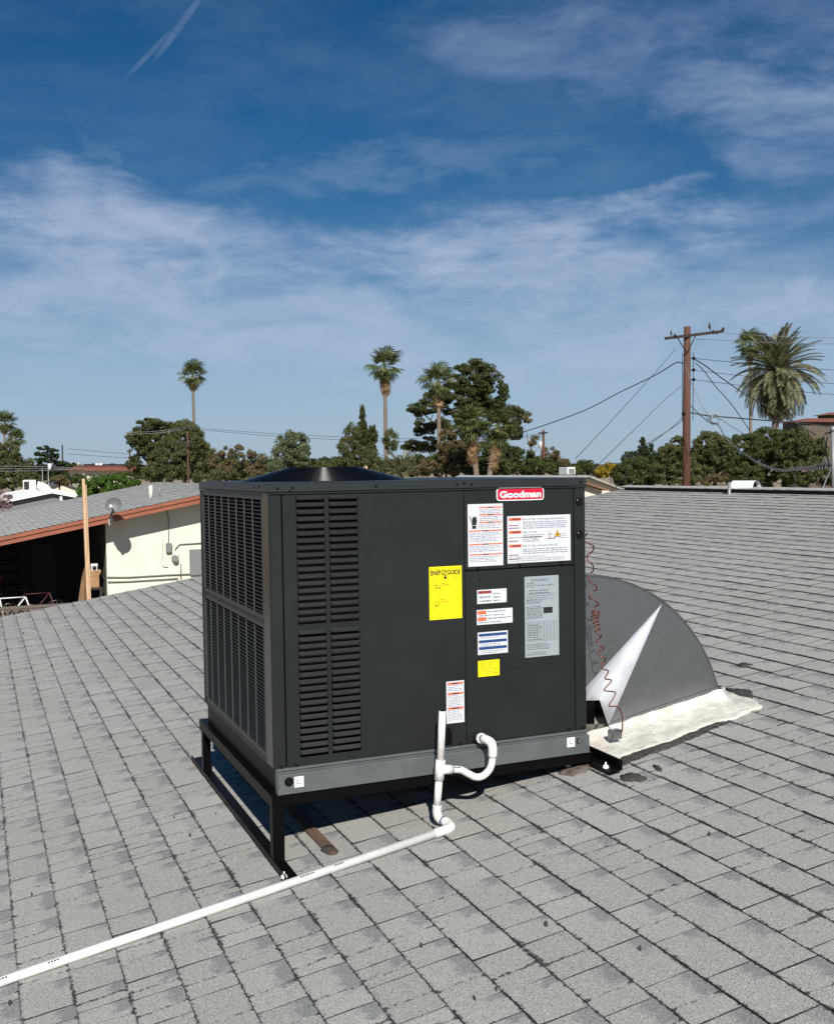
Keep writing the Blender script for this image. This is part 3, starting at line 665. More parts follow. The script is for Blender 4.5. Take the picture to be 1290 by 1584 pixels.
hd.prism([(hx-.010, y, hz-.008), (hx+.010, y, hz-.008), (hx+.013, y, hz+.008), (hx+.010, y, hz+.022), (hx+.006, y, hz+.026), (hx+.003, y, hz+.020), (hx+.001, y, hz+.027), (hx-.002, y, hz+.020), (hx-.005, y, hz+.024), (hx-.008, y, hz+.010)], (0, .0004, 0))
hd.tube([(hx-.009, y, hz+.004), (hx-.014, y, hz+.010), (hx-.010, y, hz+.014), (hx-.018, y, hz+.018), (hx-.014, y, hz+.022), (hx-.020, y, hz+.026)], .0013, 5); hd.build('hand_symbol', M['ink'], sg)
# wide flammability sheet
sg, x0, x1, z0, z1 = sticker('flammability_sheet', (784.3, 798.8), (882.6, 866.8), M['sticker_white'], 'wide white sheet with red tags and two diamond and triangle hazard symbols')
w_ = x1-x0; h_ = z1-z0; hb = []; hk = []; rb = []
for v in (.035, .31, .60):
    hb.append((x0+w_*.02, z1-h_*(v+.062), x0+w_*.215, z1-h_*v)); hk.append((x0+w_*.07, z1-h_*(v+.048), x0+w_*.20, z1-h_*(v+.016)))
for v, e in ((.19, .17), (.245, .19), (.52, .17), (.815, .17), (.90, .19)): rb.append((x0+w_*.02, z1-h_*(v+.018), x0+w_*e, z1-h_*v))
bars(sg, 'orange_tag', M['ink_orange'], hb); bars(sg, 'heading_print', M['ink_red'], hk, -.0026); bars(sg, 'dark_bar', M['ink_red'], rb)
for v, s_ in ((.055, "RISK OF FIRE. 'FLAMMABLE REFRIGERANT'"), (.33, 'RISK OF FIRE.'), (.62, 'RISK OF FIRE. AUXILIARY DEVICES')):
    text('lettering', s_, x0+w_*.235, z1-h_*(v+.04), h_*.040, M['ink_dim'], sg, width=w_*(.68 if len(s_) > 35 else .23 if len(s_) < 15 else .55))
bars(sg, 'print', M['ink_grey'], lines(x0+w_*.24, x1-w_*.06, z1-h_*.125, 4, h_*.042, .0042, 11)+lines(x0+w_*.24, x0+w_*.58, z1-h_*.40, 4, h_*.044, .0042, 12)+lines(x0+w_*.02, x0+w_*.56, z1-h_*.445, 1, .006, .004, 14)+lines(x0+w_*.24, x1-w_*.06, z1-h_*.70, 3, h_*.044, .0042, 13)+lines(x0+w_*.02, x1-w_*.10, z1-h_*.86, 3, h_*.042, .0030, 15)+lines(x0+w_*.8, x1-w_*.05, z1-h_*.40, 3, h_*.044, .0030, 16))
cx, cz, r_ = x0+w_*.665, z1-h_*.40, .013
dm = MB(); dm.quad((cx, -.0023, cz-r_), (cx+r_, -.0023, cz), (cx, -.0023, cz+r_), (cx-r_, -.0023, cz)); dmo = dm.build('hazard_diamond', M['ink_red'], sg)
dm = MB(); rr = r_*.78; dm.quad((cx, -.0027, cz-rr), (cx+rr, -.0027, cz), (cx, -.0027, cz+rr), (cx-rr, -.0027, cz)); dm.build('diamond_field', M['logo_white'], sg)
def flame(cx, cz, s_, y):
    q = MB(); q.quad(*[(cx+a*s_, y, cz+c*s_) for a, c in ((-.3, -.5), (.3, -.5), (.45, -.1), (.2, .2), (.1, .6), (-.15, .25), (-.45, -.05))]); return q
flame(cx, cz, .009, -.0031).build('flame', M['ink'], sg)
cx = x0+w_*.785; dm = MB(); dm.quad((cx-.0155, -.0023, cz-r_), (cx+.0155, -.0023, cz-r_), (cx, -.0023, cz+r_+.002)); dm.build('hazard_triangle', M['ink'], sg)
dm = MB(); dm.quad((cx-.0120, -.0027, cz-r_+.0022), (cx+.0120, -.0027, cz-r_+.0022), (cx, -.0027, cz+r_-.002)); dm.build('triangle_field', M['ink_amber'], sg)
flame(cx, cz-.003, .011, -.0031).build('flame', M['ink'], sg)
bars(sg, 'symbol_bar', M['ink_red'], [(x0+w_*.62, z1-h_*.51, x0+w_*.76, z1-h_*.49)])
# energy guide
sg, x0, x1, z0, z1 = sticker('energy_guide', (663.4, 877.5), (714.8, 956), M['sticker_yellow'], 'yellow sheet headed ENERGYGUIDE')
w_ = x1-x0; h_ = z1-z0
text('lettering', 'ENERGYGUIDE', x0+w_*.035, z1-h_*.155, h_*.088, M['ink'], sg, bold=.05, width=w_*.92)
q = MB(); cx = x0+w_*.49; q.quad((cx-.003, -.0022, z1-h_*.20), (cx+.003, -.0022, z1-h_*.20), (cx+.003, -.0022, z1-h_*.15), (cx-.003, -.0022, z1-h_*.15)); q.quad((cx-.009, -.0022, z1-h_*.20), (cx, -.0022, z1-h_*.25), (cx+.009, -.0022, z1-h_*.20)); q.build('arrow', M['ink'], sg)
for s_, u, v, hh_ in (('Cooling', .30, .325, .026), ('Efficiency Rating (SEER2)', .13, .36, .024), ('13.4', .13, .425, .058), ('Heating', .30, .635, .026), ('Efficiency Rating (HSPF2)', .13, .675, .024), ('6.7', .17, .755, .058)):
    text('lettering', s_, x0+w_*u, z1-h_*v, h_*hh_, M['ink'], sg, bold=.012 if len(s_) > 4 else .03)
bars(sg, 'print', M['ink_olive'], lines(x0+w_*.05, x0+w_*.25, z1-h_*.19, 3, .006, .0022, 21)+lines(x0+w_*.68, x0+w_*.95, z1-h_*.19, 3, .006, .0022, 22)+[(x0+w_*.08, z1-h_*.508, x0+w_*.62, z1-h_*.503), (x0+w_*.10, z1-h_*.828, x0+w_*.60, z1-h_*.823)]+lines(x0+w_*.25, x0+w_*.5, z1-h_*.535, 2, .007, .0022, 23)+lines(x0+w_*.68, x0+w_*.95, z1-h_*.46, 1, .006, .003, 24)+lines(x0+w_*.20, x0+w_*.5, z1-h_*.86, 2, .007, .0022, 25))
# small plates
sg, x0, x1, z0, z1 = sticker('small_warning_plate', (737.7, 913), (783.6, 931.5), M['sticker_white'], 'small white plate with a red heading')
w_ = x1-x0; h_ = z1-z0
bars(sg, 'red_heading', M['ink_red'], [(x0+w_*.03, z1-h_*.28, x0+w_*.48, z1-h_*.08)]); bars(sg, 'print', M['ink_dim'], lines(x0+w_*.08, x0+w_*.46, z1-h_*.48, 2, h_*.28, .0052, 31)+lines(x0+w_*.54, x0+w_*.78, z1-h_*.30, 3, h_*.24, .0035, 32))
sg, x0, x1, z0, z1 = sticker('small_caution_plate', (737.2, 944), (792.8, 963), M['sticker_white'], 'white strip with two orange tags')
w_ = x1-x0; h_ = z1-z0
bars(sg, 'orange_tag', M['ink_orange'], [(x0+w_*.02, z1-h_*.30, x0+w_*.26, z1-h_*.06), (x0+w_*.02, z1-h_*.74, x0+w_*.26, z1-h_*.50)]); bars(sg, 'print', M['ink_dim'], lines(x0+w_*.30, x0+w_*.80, z1-h_*.12, 1, .006, .0032, 33)+lines(x0+w_*.06, x0+w_*.75, z1-h_*.37, 1, .006, .0028, 34)+lines(x0+w_*.30, x0+w_*.95, z1-h_*.57, 1, .006, .0032, 35)+lines(x0+w_*.04, x0+w_*.7, z1-h_*.82, 1, .006, .0028, 36))
sg, x0, x1, z0, z1 = sticker('blue_striped_plate', (738.6, 979), (785.6, 1009.5), M['sticker_white'], 'white plate with three dark blue bars')
w_ = x1-x0; h_ = z1-z0
bars(sg, 'blue_bar', M['ink_blue'], [(x0+w_*.03, z1-h_*(v+.125), x0+w_*.96, z1-h_*v) for v in (.06, .35, .65)]); bars(sg, 'print', M['ink_grey'], lines(x0+w_*.1, x0+w_*.9, z1-h_*.23, 1, .01, .003, 37)+lines(x0+w_*.1, x0+w_*.9, z1-h_*.52, 2, .0065, .003, 38)+lines(x0+w_*.1, x0+w_*.9, z1-h_*.83, 2, .0065, .003, 39))
sg, x0, x1, z0, z1 = sticker('small_yellow_plate', (739.2, 1023), (772.6, 1044.5), M['sticker_yellow'], 'small yellow notice plate below the blue striped one')
w_ = x1-x0; bars(sg, 'print', M['ink_olive'], lines(x0+w_*.1, x0+w_*.93, z1-.008, 6, .0082, .0034, 40))
sg, x0, x1, z0, z1 = sticker('rating_plate', (811, 892.5), (864.8, 1013), M['sticker_grey'], 'tall silver rating plate of fine print and tables')
w_ = x1-x0; h_ = z1-z0; rc = []
rc += lines(x0+w_*.18, x0+w_*.82, z1-h_*.035, 2, .006, .0028, 41)+lines(x0+w_*.06, x0+w_*.36, z1-h_*.08, 3, .007, .0028, 42)+lines(x0+w_*.38, x0+w_*.85, z1-h_*.11, 1, .007, .004, 43)
rc += lines(x0+w_*.12, x0+w_*.7, z1-h_*.17, 2, .010, .0040, 44)+lines(x0+w_*.05, x0+w_*.95, z1-h_*.215, 4, .0075, .0018, 45)+lines(x0+w_*.05, x0+w_*.5, z1-h_*.285, 3, .0065, .0030, 46)+lines(x0+w_*.05, x0+w_*.52, z1-h_*.37, 8, .0063, .0030, 47)
for k in range(11): rc.append((x0+w_*.06, z1-h_*(.565+.024*k), x0+w_*.95, z1-h_*(.5625+.024*k)))
for k in range(10): rc.append((x0+w_*(.06+.098*k), z1-h_*.805, x0+w_*(.067+.098*k), z1-h_*.5625))
rc += lines(x0+w_*.08, x0+w_*.5, z1-h_*.60, 7, .0095, .0030, 50)
rc += lines(x0+w_*.05, x0+w_*.75, z1-h_*.835, 4, .0065, .0030, 48)+lines(x0+w_*.05, x0+w_*.6, z1-h_*.94, 2, .0075, .0035, 49)
bars(sg, 'print', M['ink_dim'], rc); bars(sg, 'black_box', M['ink'], [(x0+w_*.54, z1-h_*.465, x0+w_*.81, z1-h_*.39)])
sg, x0, x1, z0, z1 = sticker('narrow_warning_sheet', (690, 1055), (718.4, 1117), M['sticker_white'], 'narrow white warning sheet behind the drain riser')
w_ = x1-x0; h_ = z1-z0
bars(sg, 'orange_bar', M['ink_orange'], [(x0+w_*.06, z1-h_*(v+.05), x0+w_*.94, z1-h_*v) for v in (.03, .27, .62)]); bars(sg, 'heading_print', M['ink'], [(x0+w_*.3, z1-h_*(v+.038), x0+w_*.68, z1-h_*(v+.012)) for v in (.03, .27, .62)], -.0026)
bars(sg, 'print', M['ink_grey'], lines(x0+w_*.07, x0+w_*.9, z1-h_*.095, 4, .0063, .0026, 51)+lines(x0+w_*.07, x0+w_*.9, z1-h_*.335, 8, .0060, .0026, 52)+lines(x0+w_*.07, x0+w_*.9, z1-h_*.685, 7, .0060, .0026, 53))

# ---------------------------------------------------------------- steel stand
st = thing('steel_equipment_stand', 'black angle iron stand levelling the charcoal air conditioner on the sloping roof', 'stand', (W/2, D/2, -.35))
T_ = .004
def ang_beam(name, a, c, horiz, vert):                   # L profile from a to c, flanges given as vectors
    q = MB(); a, c, hz_, vt = Vector(a), Vector(c), Vector(horiz), Vector(vert); hn, vn = hz_.normalized()*T_, vt.normalized()*T_
    q.prism([a, a+hz_, a+hz_+vn, a+vn+hn, a+vt+hn, a+vt], c-a); return q.build(name, M['black'], st)
zb = -.0915
ang_beam('side_beam', (-.014, -.018, zb), (-.014, 1.26, zb), (.045, 0, 0), (0, 0, -.042))
ang_beam('side_beam', (W+.012, -.018, zb), (W+.012, 1.26, zb), (-.045, 0, 0), (0, 0, -.042))
ang_beam('cross_beam', (-.008, -.014, zb-.003), (W+.006, -.014, zb-.003), (0, .045, 0), (0, 0, -.036))
ang_beam('cross_beam', (-.008, 1.255, zb-.003), (W+.006, 1.255, zb-.003), (0, -.045, 0), (0, 0, -.036))
for y, sg_ in ((-.008, 1), (1.24, -1)):
    q = MB(); z1 = zb-.004; z0 = roofz(0)+.018
    q.prism([(-.010, y, z0), (.032, y, z0), (.032, y+T_*sg_, z0), (-.010+T_, y+T_*sg_, z0), (-.010+T_, y+.040*sg_, z0), (-.010, y+.040*sg_, z0)], (0, 0, z1-z0)); q.build('leg', M['black'], st)
    q = MB(); z0r = roofz(W)+.016; q.prism([(W+.010, y, z0r), (W-.032, y, z0r), (W-.032, y+T_*sg_, z0r), (W+.010-T_, y+T_*sg_, z0r), (W+.010-T_, y+.040*sg_, z0r), (W+.010, y+.040*sg_, z0r)], (0, 0, zb-.01-z0r)); q.build('leg', M['black'], st)
for x, sgn in ((-.012, 1), (W+.055, -1)):
    z = roofz(x)+.013; q = MB(); a = Vector((x, -.165, z)); 
    if sgn > 0: poly = [(x, z), (x+.046, z+.007), (x+.046, z+.011), (x+.004, z+.005), (x+.004, z+.020), (x, z+.020)]
    else: poly = [(x, z+.002), (x-.055, z-.006), (x-.055, z-.001), (x-.005, z+.007), (x-.005, z+.042), (x, z+.042)]
    q.prism([(u, -.165, v) for u, v in poly], (0, 1.65, 0)); q.build('skid', M['black'], st)
def dab(px, py, r, h=.02):
    c = PR(px, py, h); q = MB(); q.ball(c, r, 0, 10, 6, (1, 1, .8)); q.cyl(c, c+Vector((0, 0, r*1.5)), r*.25, 6); q.build('sealed_bolt', M['sealant'], st)
dab(439.5, 1357, .012); dab(937, 1187, .013, .024); dab(317, 1191, .009)

# ---------------------------------------------------------------- condensate drain
dr = thing('condensate_drain_pipe', 'white plastic drain line with upright vent and trap, running down the roof from the unit', 'drain pipe', (.6, -.1, roofz(.6)))
def arc(pts, n=5):                                       # Catmull-Rom through points
    q = [Vector(p_) for p_ in pts]; out = []
    q = [q[0]*2-q[1]]+q+[q[-1]*2-q[-2]]
    for i in range(1, len(q)-2):
        for k in range(n):
            t = k/n; out.append(.5*((2*q[i])+(-q[i-1]+q[i+1])*t+(2*q[i-1]-5*q[i]+4*q[i+1]-q[i+2])*t*t+(-q[i-1]+3*q[i]-3*q[i+1]+q[i+2])*t**3))
    out.append(q[-2]); return out
def pipe(name, pts, r, m_='pvc', seg=16): q = MB(); q.tube(pts, r, seg); return q.build(name, M[m_], dr)
rr_, rf_ = .0135, .0172
Y0 = -.1
a = P(684.5, 1100, Y0); t1 = P(681.5, 1176, Y0); t2 = P(679, 1207, Y0); e1 = P(676, 1250, Y0)
pp = pipe('vent_pipe', [a, t1.lerp(t2, .2)], rr_)
q = MB(); q.cyl(a+Vector((0, 0, .0006)), a+Vector((0, 0, .0010)), rr_*.82, 16); q.build('pipe_bore', M['void'], pp)
pipe('tee_fitting', [t1, t2], rf_+.0008, seg=18)
tm = P(681, 1191, Y0); tb = P(698.5, 1190.5, Y0)
pipe('tee_branch', [tm, tb], rf_)
q = MB(); dd = (tb-tm).normalized(); q.cyl(tb-dd*.002, tb+dd*.004, rf_+.0002, 18, r2=rr_+.001); q.build('primer_ring', M['purple'], dr)
outl = Vector((.812, -.004, .018)); 
trap_pts = arc([P(700, 1190.5, Y0), P(713, 1191.5, Y0), P(724, 1197, Y0), P(736, 1202.5, Y0), P(748, 1200, Y0), P(758, 1189, Y0), P(761.5, 1175, Y0), P(761.8, 1168, Y0)], 6)
trp = pipe('trap_pipe', trap_pts, rr_)
el = arc([P(762, 1171, Y0), P(762, 1158, Y0), P(760, 1150, -.092), P(754, 1145.5, -.075), P(748, 1143, -.052)], 5)
pipe('elbow', el, .0170)
q = MB(); d_ = Vector((.35, -.93, .05)).normalized(); c = P(748.5, 1143.2, -.055); o0 = Vector((.80, .002, .022))
q.cyl(c, o0, .0150, 16); q.build('outlet_nipple', M['rail'], dr)
q = MB(); v_ = (c-o0).normalized(); q.cyl(o0+v_*.028, o0+v_*.044, .0205, 8); q.build('hex_collar', M['galv_sunlit'], dr)
mk = MB()
for px in (703, 706, 709, 712): a_ = P(px, 1187.5, Y0-rr_*.96); mk.box((a_.x-.004, a_.y-.001, a_.z-.001), (a_.x+.002, a_.y+.0005, a_.z+.0015))
mk.build('pipe_print', M['mark'], trp)
pipe('riser_pipe', [t2, e1], rr_)
for i in range(9):
    c = t2.lerp(e1, .12+.08*i) if False else None
mk = MB()
for i in range(26):
    if i % 5 == 4: continue
    c = a.lerp(t1, .06+.034*i) ; mk.box((c.x-.0015, c.y-rr_-.0004, c.z-.0022), (c.x+.0008, c.y-rr_+.001, c.z+.0008))
for i in range(10):
    if i % 4 == 3: continue
    c = t2.lerp(e1, .12+.08*i); mk.box((c.x-.0015, c.y-rr_-.0004, c.z-.0022), (c.x+.0008, c.y-rr_+.001, c.z+.0008))
mk.build('pipe_print', M['mark'], pp)
g2 = PR(689, 1283, .020)
lowp = PR(0, 1520, .0165); lowp2 = PR(-260, 1602, .0165)
eA = P(676.5, 1246, Y0); eB = P(675.5, 1262, Y0); 
pipe('elbow', arc([eA, P(676, 1257, Y0), P(678.5, 1265, Y0-.008), P(684, 1270, Y0-.02)], 5), rf_)
q = MB(); m1 = P(682, 1268, Y0-.016); m2 = P(690, 1272.5, Y0-.036); q.cyl(m1, m2, rr_+.001, 16); q.build('pipe_stub', M['pvc'], dr)
q = MB(); q.cyl(m1.lerp(m2, .2), m1.lerp(m2, .45), rf_+.0002, 16, r2=rf_); q.build('primer_ring', M['purple'], dr)
g3 = PR(672, 1290.5, .0175)
pipe('elbow', arc([m1.lerp(m2, .55), P(694, 1274.5, Y0-.045), PR(697, 1280, .019), PR(689, 1284.5, .018), g3], 5), rf_)
lp = pipe('long_pipe', [g3+(g3-lowp).normalized()*.01, lowp, lowp2], .0148, seg=18)
# print on the long pipe and couplings
for px0, n in ((497, 4), (440, 6), (65, 4), (0, 3)):
    mk = MB()
    for k in range(n):
        t = (px0+k*4-672)/(0-672); c = g3.lerp(lowp, max(0, (672-(px0+k*4))/672)); mk.box((c.x-.0035, c.y-.010, c.z+.0095), (c.x+.0025, c.y-.0055, c.z+.0138))
    mk.build('pipe_print', M['mark'], lp)

# ---------------------------------------------------------------- duct hood with flashing
hood = thing('curved_duct_hood', 'galvanized quarter round duct elbow with white sealed skirt, dropping from the unit into the roof', 'duct hood', (1.8, .6, roofz(1.8)))
cx, cz, RR = 1.394, -.1675, .7626; YF, YB = .22, .92
def curb(x): return -.066+(x-1.541)*(.034+.066)/(2.133-1.541)
prof = [(W+.004, .592)]
for j in range(0, 33):
    a = R(90-2.6*j); x, z = cx+RR*math.cos(a), cz+RR*math.sin(a)
    if z < curb(x): break
    prof.append((x, z))
xe = prof[-1][0]; prof.append((2.140, curb(2.140)))
bot = [(1.541, curb(1.541))]
face = MB(); tip = P(1027, 930, YF); A_ = P(911, 1058, YF); B_ = P(927.5, 1083.6, YF)
A_x = tip+(A_-tip)*1.18
poly = [(x, YF, z) for x, z in prof] + [(1.541, YF, curb(1.541)), (tip.x-.004, YF, tip.z-.004), (A_x.x, YF, A_x.z), (W+.004, YF, A_x.z-.01)]
face.prism(poly, (0, .003, 0)); face.build('side_sheet', M['galv'], hood)
fl = MB(); fl.prism([(1.545, YF-.0015, curb(1.545)-.01), (2.136, YF-.0015, curb(2.136)-.01), (2.128, YF-.0015, curb(2.128)+.020), (1.536, YF-.0015, curb(1.536)+.014)], (0, -.002, 0)); fl.build('base_flange', M['galv'], hood)
for k in range(7):
    x_ = 1.60+k*.082; q = MB(); q.tube([(x_, YF-.003, curb(x_)+.012), (x_, YF-.006, curb(x_)+.012)], .004, 8); q.build('screw', M['metal_grey'], hood)
seam = MB(); seam.tube([(x, YF-.003, z) for x, z in prof[:-1]], .0032, 6); seam.build('edge_seam', M['galv'], hood)
wr = MB(); n = len(prof)
wr.add([(x, YF-.004, z) for x, z in prof]+[(x, YB, z) for x, z in prof], [(i, i+1, n+i+1, n+i) for i in range(n-1)], 0, True); wr.build('curved_wrap', M['galv'], hood)
bk = MB(); bk.prism([(x, YB, z) for x, z in prof]+[(1.541, YB, curb(1.541)), (W+.004, YB, .10)], (0, .003, 0)); bk.build('side_sheet', M['galv'], hood)
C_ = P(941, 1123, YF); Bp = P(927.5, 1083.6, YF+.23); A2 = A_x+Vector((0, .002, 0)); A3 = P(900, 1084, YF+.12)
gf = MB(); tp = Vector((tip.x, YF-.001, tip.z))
tp.y = YF+.0015; gf.add([tp, C_, Bp], [(0, 2, 1)], 0); gf.add([tp, Bp, A3, A2], [(0, 3, 2, 1)], 0); gf.build('folded_gore', M['galv_sunlit'], hood)
bb = MB(); bb.add([(C_.x, YF+.25, C_.z-.03), (Bp.x+.06, YF+.25, Bp.z+.02), (W, YF+.25, Bp.z+.02), (W, YF+.25, C_.z-.12)], [(0, 1, 2, 3)], 0); bb.build('throat_shade', M['black'], hood)  # black sheet standing for the shade inside the throat
th_ = MB(); th_.box((W+.004, YF+.20, -.12), (1.60, YB, .10)); th_.build('duct_throat', M['black'], hood)
# white coated curb and skirt
R_ = random.Random(5)
def sk_pt(x, y, h): return (x, y, roofz(x)+h)
outer = [PR(*z8(20, 1400)), PR(*z8(260, 1396)), PR(*z8(420, 1340)), PR(*z8(560, 1295)), PR(*z8(780, 1205)), PR(*z8(950, 1150)), PR(*z8(1095, 1090)), PR(*z8(1060, 1060)), PR(*z8(960, 1030)), PR(*z8(905, 1010)), PR(*z8(880, 985))]
inner_x = [1.35, 1.45, 1.58, 1.70, 1.88, 2.06, 2.15, 2.155, 2.157, 2.158, 2.16]; inner_y = [YF-.004]*7+[YF, YF+.05, YF+.12, YF+.2]
rows = []; NS = 110; NT = 12
def samp(L, t):
    f = t*(len(L)-1); i = min(int(f), len(L)-2); return L[i]+(L[i+1]-L[i])*(f-i)
ox = [p_.x for p_ in outer]; oy = [p_.y for p_ in outer]
from mathutils import noise as mn
V = []; 
for i in range(NS+1):
    t = i/NS; X1, Y1, X0, Y0_ = samp(ox, t), samp(oy, t), samp(inner_x, t), samp(inner_y, t)
    jx = mn.noise(Vector((t*23, 3, 0)))*.012+mn.noise(Vector((t*90, 5, 0)))*.008; jy = mn.noise(Vector((t*31, 9, 0)))*.018+mn.noise(Vector((t*110, 2, 0)))*.012
    for j in range(NT+1):
        s_ = j/NT
        # first 2 rows climb the curb, the rest lie on the roof
        if s_ < .25: k = s_/.25; x = X0+(X1-X0)*.12*k; y = Y0_+(Y1-Y0_)*.16*k; hgt = (curb(x)+.004-roofz(x))*(1-k)**1.1+.028*k
        else: k = (s_-.25)/.75; x = X0+(X1-X0)*(.12+.88*k); y = Y0_+(Y1-Y0_)*(.16+.84*k); hgt = .028*(1-k)**1.5+.014*k
        x += jx*s_; y += jy*s_
        hgt += .007*mn.noise(Vector((x*14, y*14, 1)))+.003*mn.noise(Vector((x*50, y*60, 4)))*(1 if 0 < j < NT else .3)
        V.append((x, y, roofz(x)+hgt))
    x, y, z = V[-1]; V.append((x, y, z-.016))
n2_ = NT+2
skm = MB(); skm.add(V, [(i*n2_+j, (i+1)*n2_+j, (i+1)*n2_+j+1, i*n2_+j+1) for i in range(NS) for j in range(n2_-1)], 0, True); skm.build('sealed_skirt', M['coating'], hood, label='white brushed sealing skirt with ragged edge')
bx_ = MB(); c = PR(*z8(262, 1236), .06); bx_.box(c-Vector((.025, .02, .02)), c+Vector((.025, .02, .018)), 0, .004); bx_.build('junction_clip', M['galv'], hood)
wd = MB(); c0 = PR(918, 1135, .03); wd.prism([(c0.x-.10, c0.y+.12, c0.z-.0), (c0.x+.06, c0.y-.01, c0.z+.01), (c0.x+.06, c0.y-.01, c0.z-.03), (c0.x-.10, c0.y+.12, c0.z-.04)], (.03, .06, .01)); wd.build('curb_wood', M['brownstain'], hood)

# coiled control wire
cw = MB(); cl = [(903, 826), (910, 838), (914, 858), (912, 876), (918, 898), (917, 922), (922, 945), (920, 955), (923, 968), (926, 985), (930, 1003), (932, 1020), (937, 1040)]
cpts = [P(x, y, .12) for x, y in cl]; dense = []
for i in range(len(cpts)-1):
    for k in range(40): dense.append(cpts[i].lerp(cpts[i+1], k/40))
out = []; nt = 11.5; N_ = len(dense)
tight = lambda t: t
ph = 0
for i, c in enumerate(dense):
    t = i/N_; r_ = .018+.006*mn.noise(Vector((t*7, 0, 0)))-.005*t
    dens_ = 1.0 + (1.5 if .5 < t < .72 else 0) - (.35 if t < .35 else 0)
    ph += dens_*2*math.pi*nt/N_
    out.append(c+Vector((r_*math.cos(ph), r_*.9*math.sin(ph), .004*math.cos(ph*2+t*9))))
tail = [(931, 1046), (945, 1052), (943, 1066), (934, 1066), (943, 1074), (954, 1068), (958, 1080), (953, 1096), (962, 1092), (976, 1100), (981, 1120), (980, 1131)]
tail = [(936, 1050), (946, 1053), (935, 1066), (937, 1069), (951, 1071), (950, 1078), (942, 1092), (952, 1093), (959, 1098), (963, 1112), (962, 1132)]
tl_ = arc([out[-1]]+[P(x, y, .10-.004*i) for i, (x, y) in enumerate(tail)], 6)
cw.tube(out+tl_[1:], .0030, 6)
tag(cw.build('coiled_wire', M['copper']), 'reddish brown coiled wire hanging beside the unit in front of the galvanized hood', 'wire')

# gooseneck vent, pipe and mast behind the ridge
c = P(1156, 757, 5.9); s_ = S(c); vt = thing('barrel_roof_vent', 'small galvanized half barrel vent just beyond the far roof ridge', 'roof vent', c)
q = MB(); rad = 12.5*s_; y0, y1 = c.y-.1, c.y+.1
pts = [(rad*math.cos(math.pi*j/14), rad*math.sin(math.pi*j/14)) for j in range(15)]
x_ax = Vector((.33, -.93, 0)).normalized(); y_ax = Vector((.93, .33, 0)).normalized()
for side in (0,):
    V = []
    for (u, v) in pts:
        for w_ in (-.17, .12): V.append(c+x_ax*w_+y_ax*u+Vector((0, 0, v+.01)))
    q.add(V, [(2*i, 2*i+1, 2*i+3, 2*i+2) for i in range(14)], 0, True)
q.build('barrel_cowl', M['galv_sunlit'], vt)
q = MB(); q.add([c+x_ax*.07+y_ax*u*.98+Vector((0, 0, v*.98+.01)) for u, v in pts], [tuple(range(15))]); q.build('opening', M['void'], vt)  # black plate put in for the shade inside the cowl
q = MB(); q.add([c+x_ax*-.165+y_ax*u+Vector((0, 0, v+.01)) for u, v in pts], [tuple(range(15))]); q.build('end_plate', M['galv'], vt)
q = MB(); q.cyl(c-Vector((0, 0, .22)), c-Vector((0, 0, .0)), rad*.8, 16); q.build('flue', M['galv'], vt)
c = P(1128, 757, 6.0); s_ = S(c); q = MB(); q.cyl(c-Vector((0, 0, .3)), c+Vector((0, 0, 11*s_)), 2.6*s_, 12); tag(q.build('plumbing_stack', M['metal_grey']), 'short grey vent pipe left of the barrel vent behind the ridge', 'vent pipe')
ma = thing('service_mast', 'grey electrical service mast with brace at the right edge behind the ridge', 'service mast', P(1289, 757, 6.0)-Vector((0, 0, .3)))
a_, c_ = P(1289, 760, 6.0), P(1288, 664, 6.0); s_ = S(a_)
q = MB(); q.cyl(a_-Vector((0, 0, .3)), c_, 2.6*s_, 12); q.build('mast_pipe', M['metal_grey'], ma)
q = MB(); q.ball(c_, 4.5*s_, 0, 10, 6, (1, 1, 1.2)); q.build('weather_head', M['metal_grey'], ma)
q = MB(); q.cyl(P(1285, 725, 5.9), P(1268, 760, 5.6)-Vector((0, 0, .05)), 1.1*s_, 8); q.build('brace', M['metal_grey'], ma)
q = MB(); q.ball(P(1283, 719, 5.9), 3*s_, 0, 8, 6); q.build('strain_clamp', M['dark_wood'], ma)
for pts in ([(1286, 668), (1276, 672), (1271, 690), (1273, 708), (1266, 716), (1265, 722)], [(1286, 668), (1280, 676), (1277, 696), (1281, 712), (1283, 719)]):
    q = MB(); q.tube(arc([P(x, y, 5.9) for x, y in pts], 5), .9*s_, 6); q.build('service_loop', M['blackwire'], ma)

# ---------------------------------------------------------------- neighbour's house with carport
GZ = -3.1
NY, NYF = 21.5, 35.0
pL, pR_ = P(-60, 843.7, NY), P(308, 766, NY); nsl = .188
def nz_(x, h=0): return -.27 + nsl*(x-0.0) + h
p0 = P(0, 831, NY); nz0 = p0.z-nsl*p0.x
def NZ(x, h=0): return nz0+nsl*x+h
nh = thing('neighbour_house', 'low white stucco house with terracotta fascia, pale shingle roof and open carport on the left', 'house', (2, 28, GZ))
xl, xr = -5.0, 5.2
nr = MB(); 
nr.add([(xl, NY, NZ(xl)), (xr, NY, NZ(xr)), (xr, NYF, NZ(xr)), (xl, NYF, NZ(xl)), (xl, NY, NZ(xl, -.12)), (xr, NY, NZ(xr, -.12)), (xr, NYF, NZ(xr, -.12)), (xl, NYF, NZ(xl, -.12)), (xr+9, NY, NZ(xr, -1.7)), (xr+9, NYF, NZ(xr, -1.7)), (xr+9, NY, NZ(xr, -1.82)), (xr+9, NYF, NZ(xr, -1.82))],
       [(0,1,2,3), (0,4,5,1), (0,3,7,4), (3,2,6,7), (1,8,9,2), (1,5,10,8), (2,9,11,6), (8,10,11,9), (4,7,6,5), (5,6,11,10)]); nroof = nr.build('roof', M['asphalt_edge'], nh)
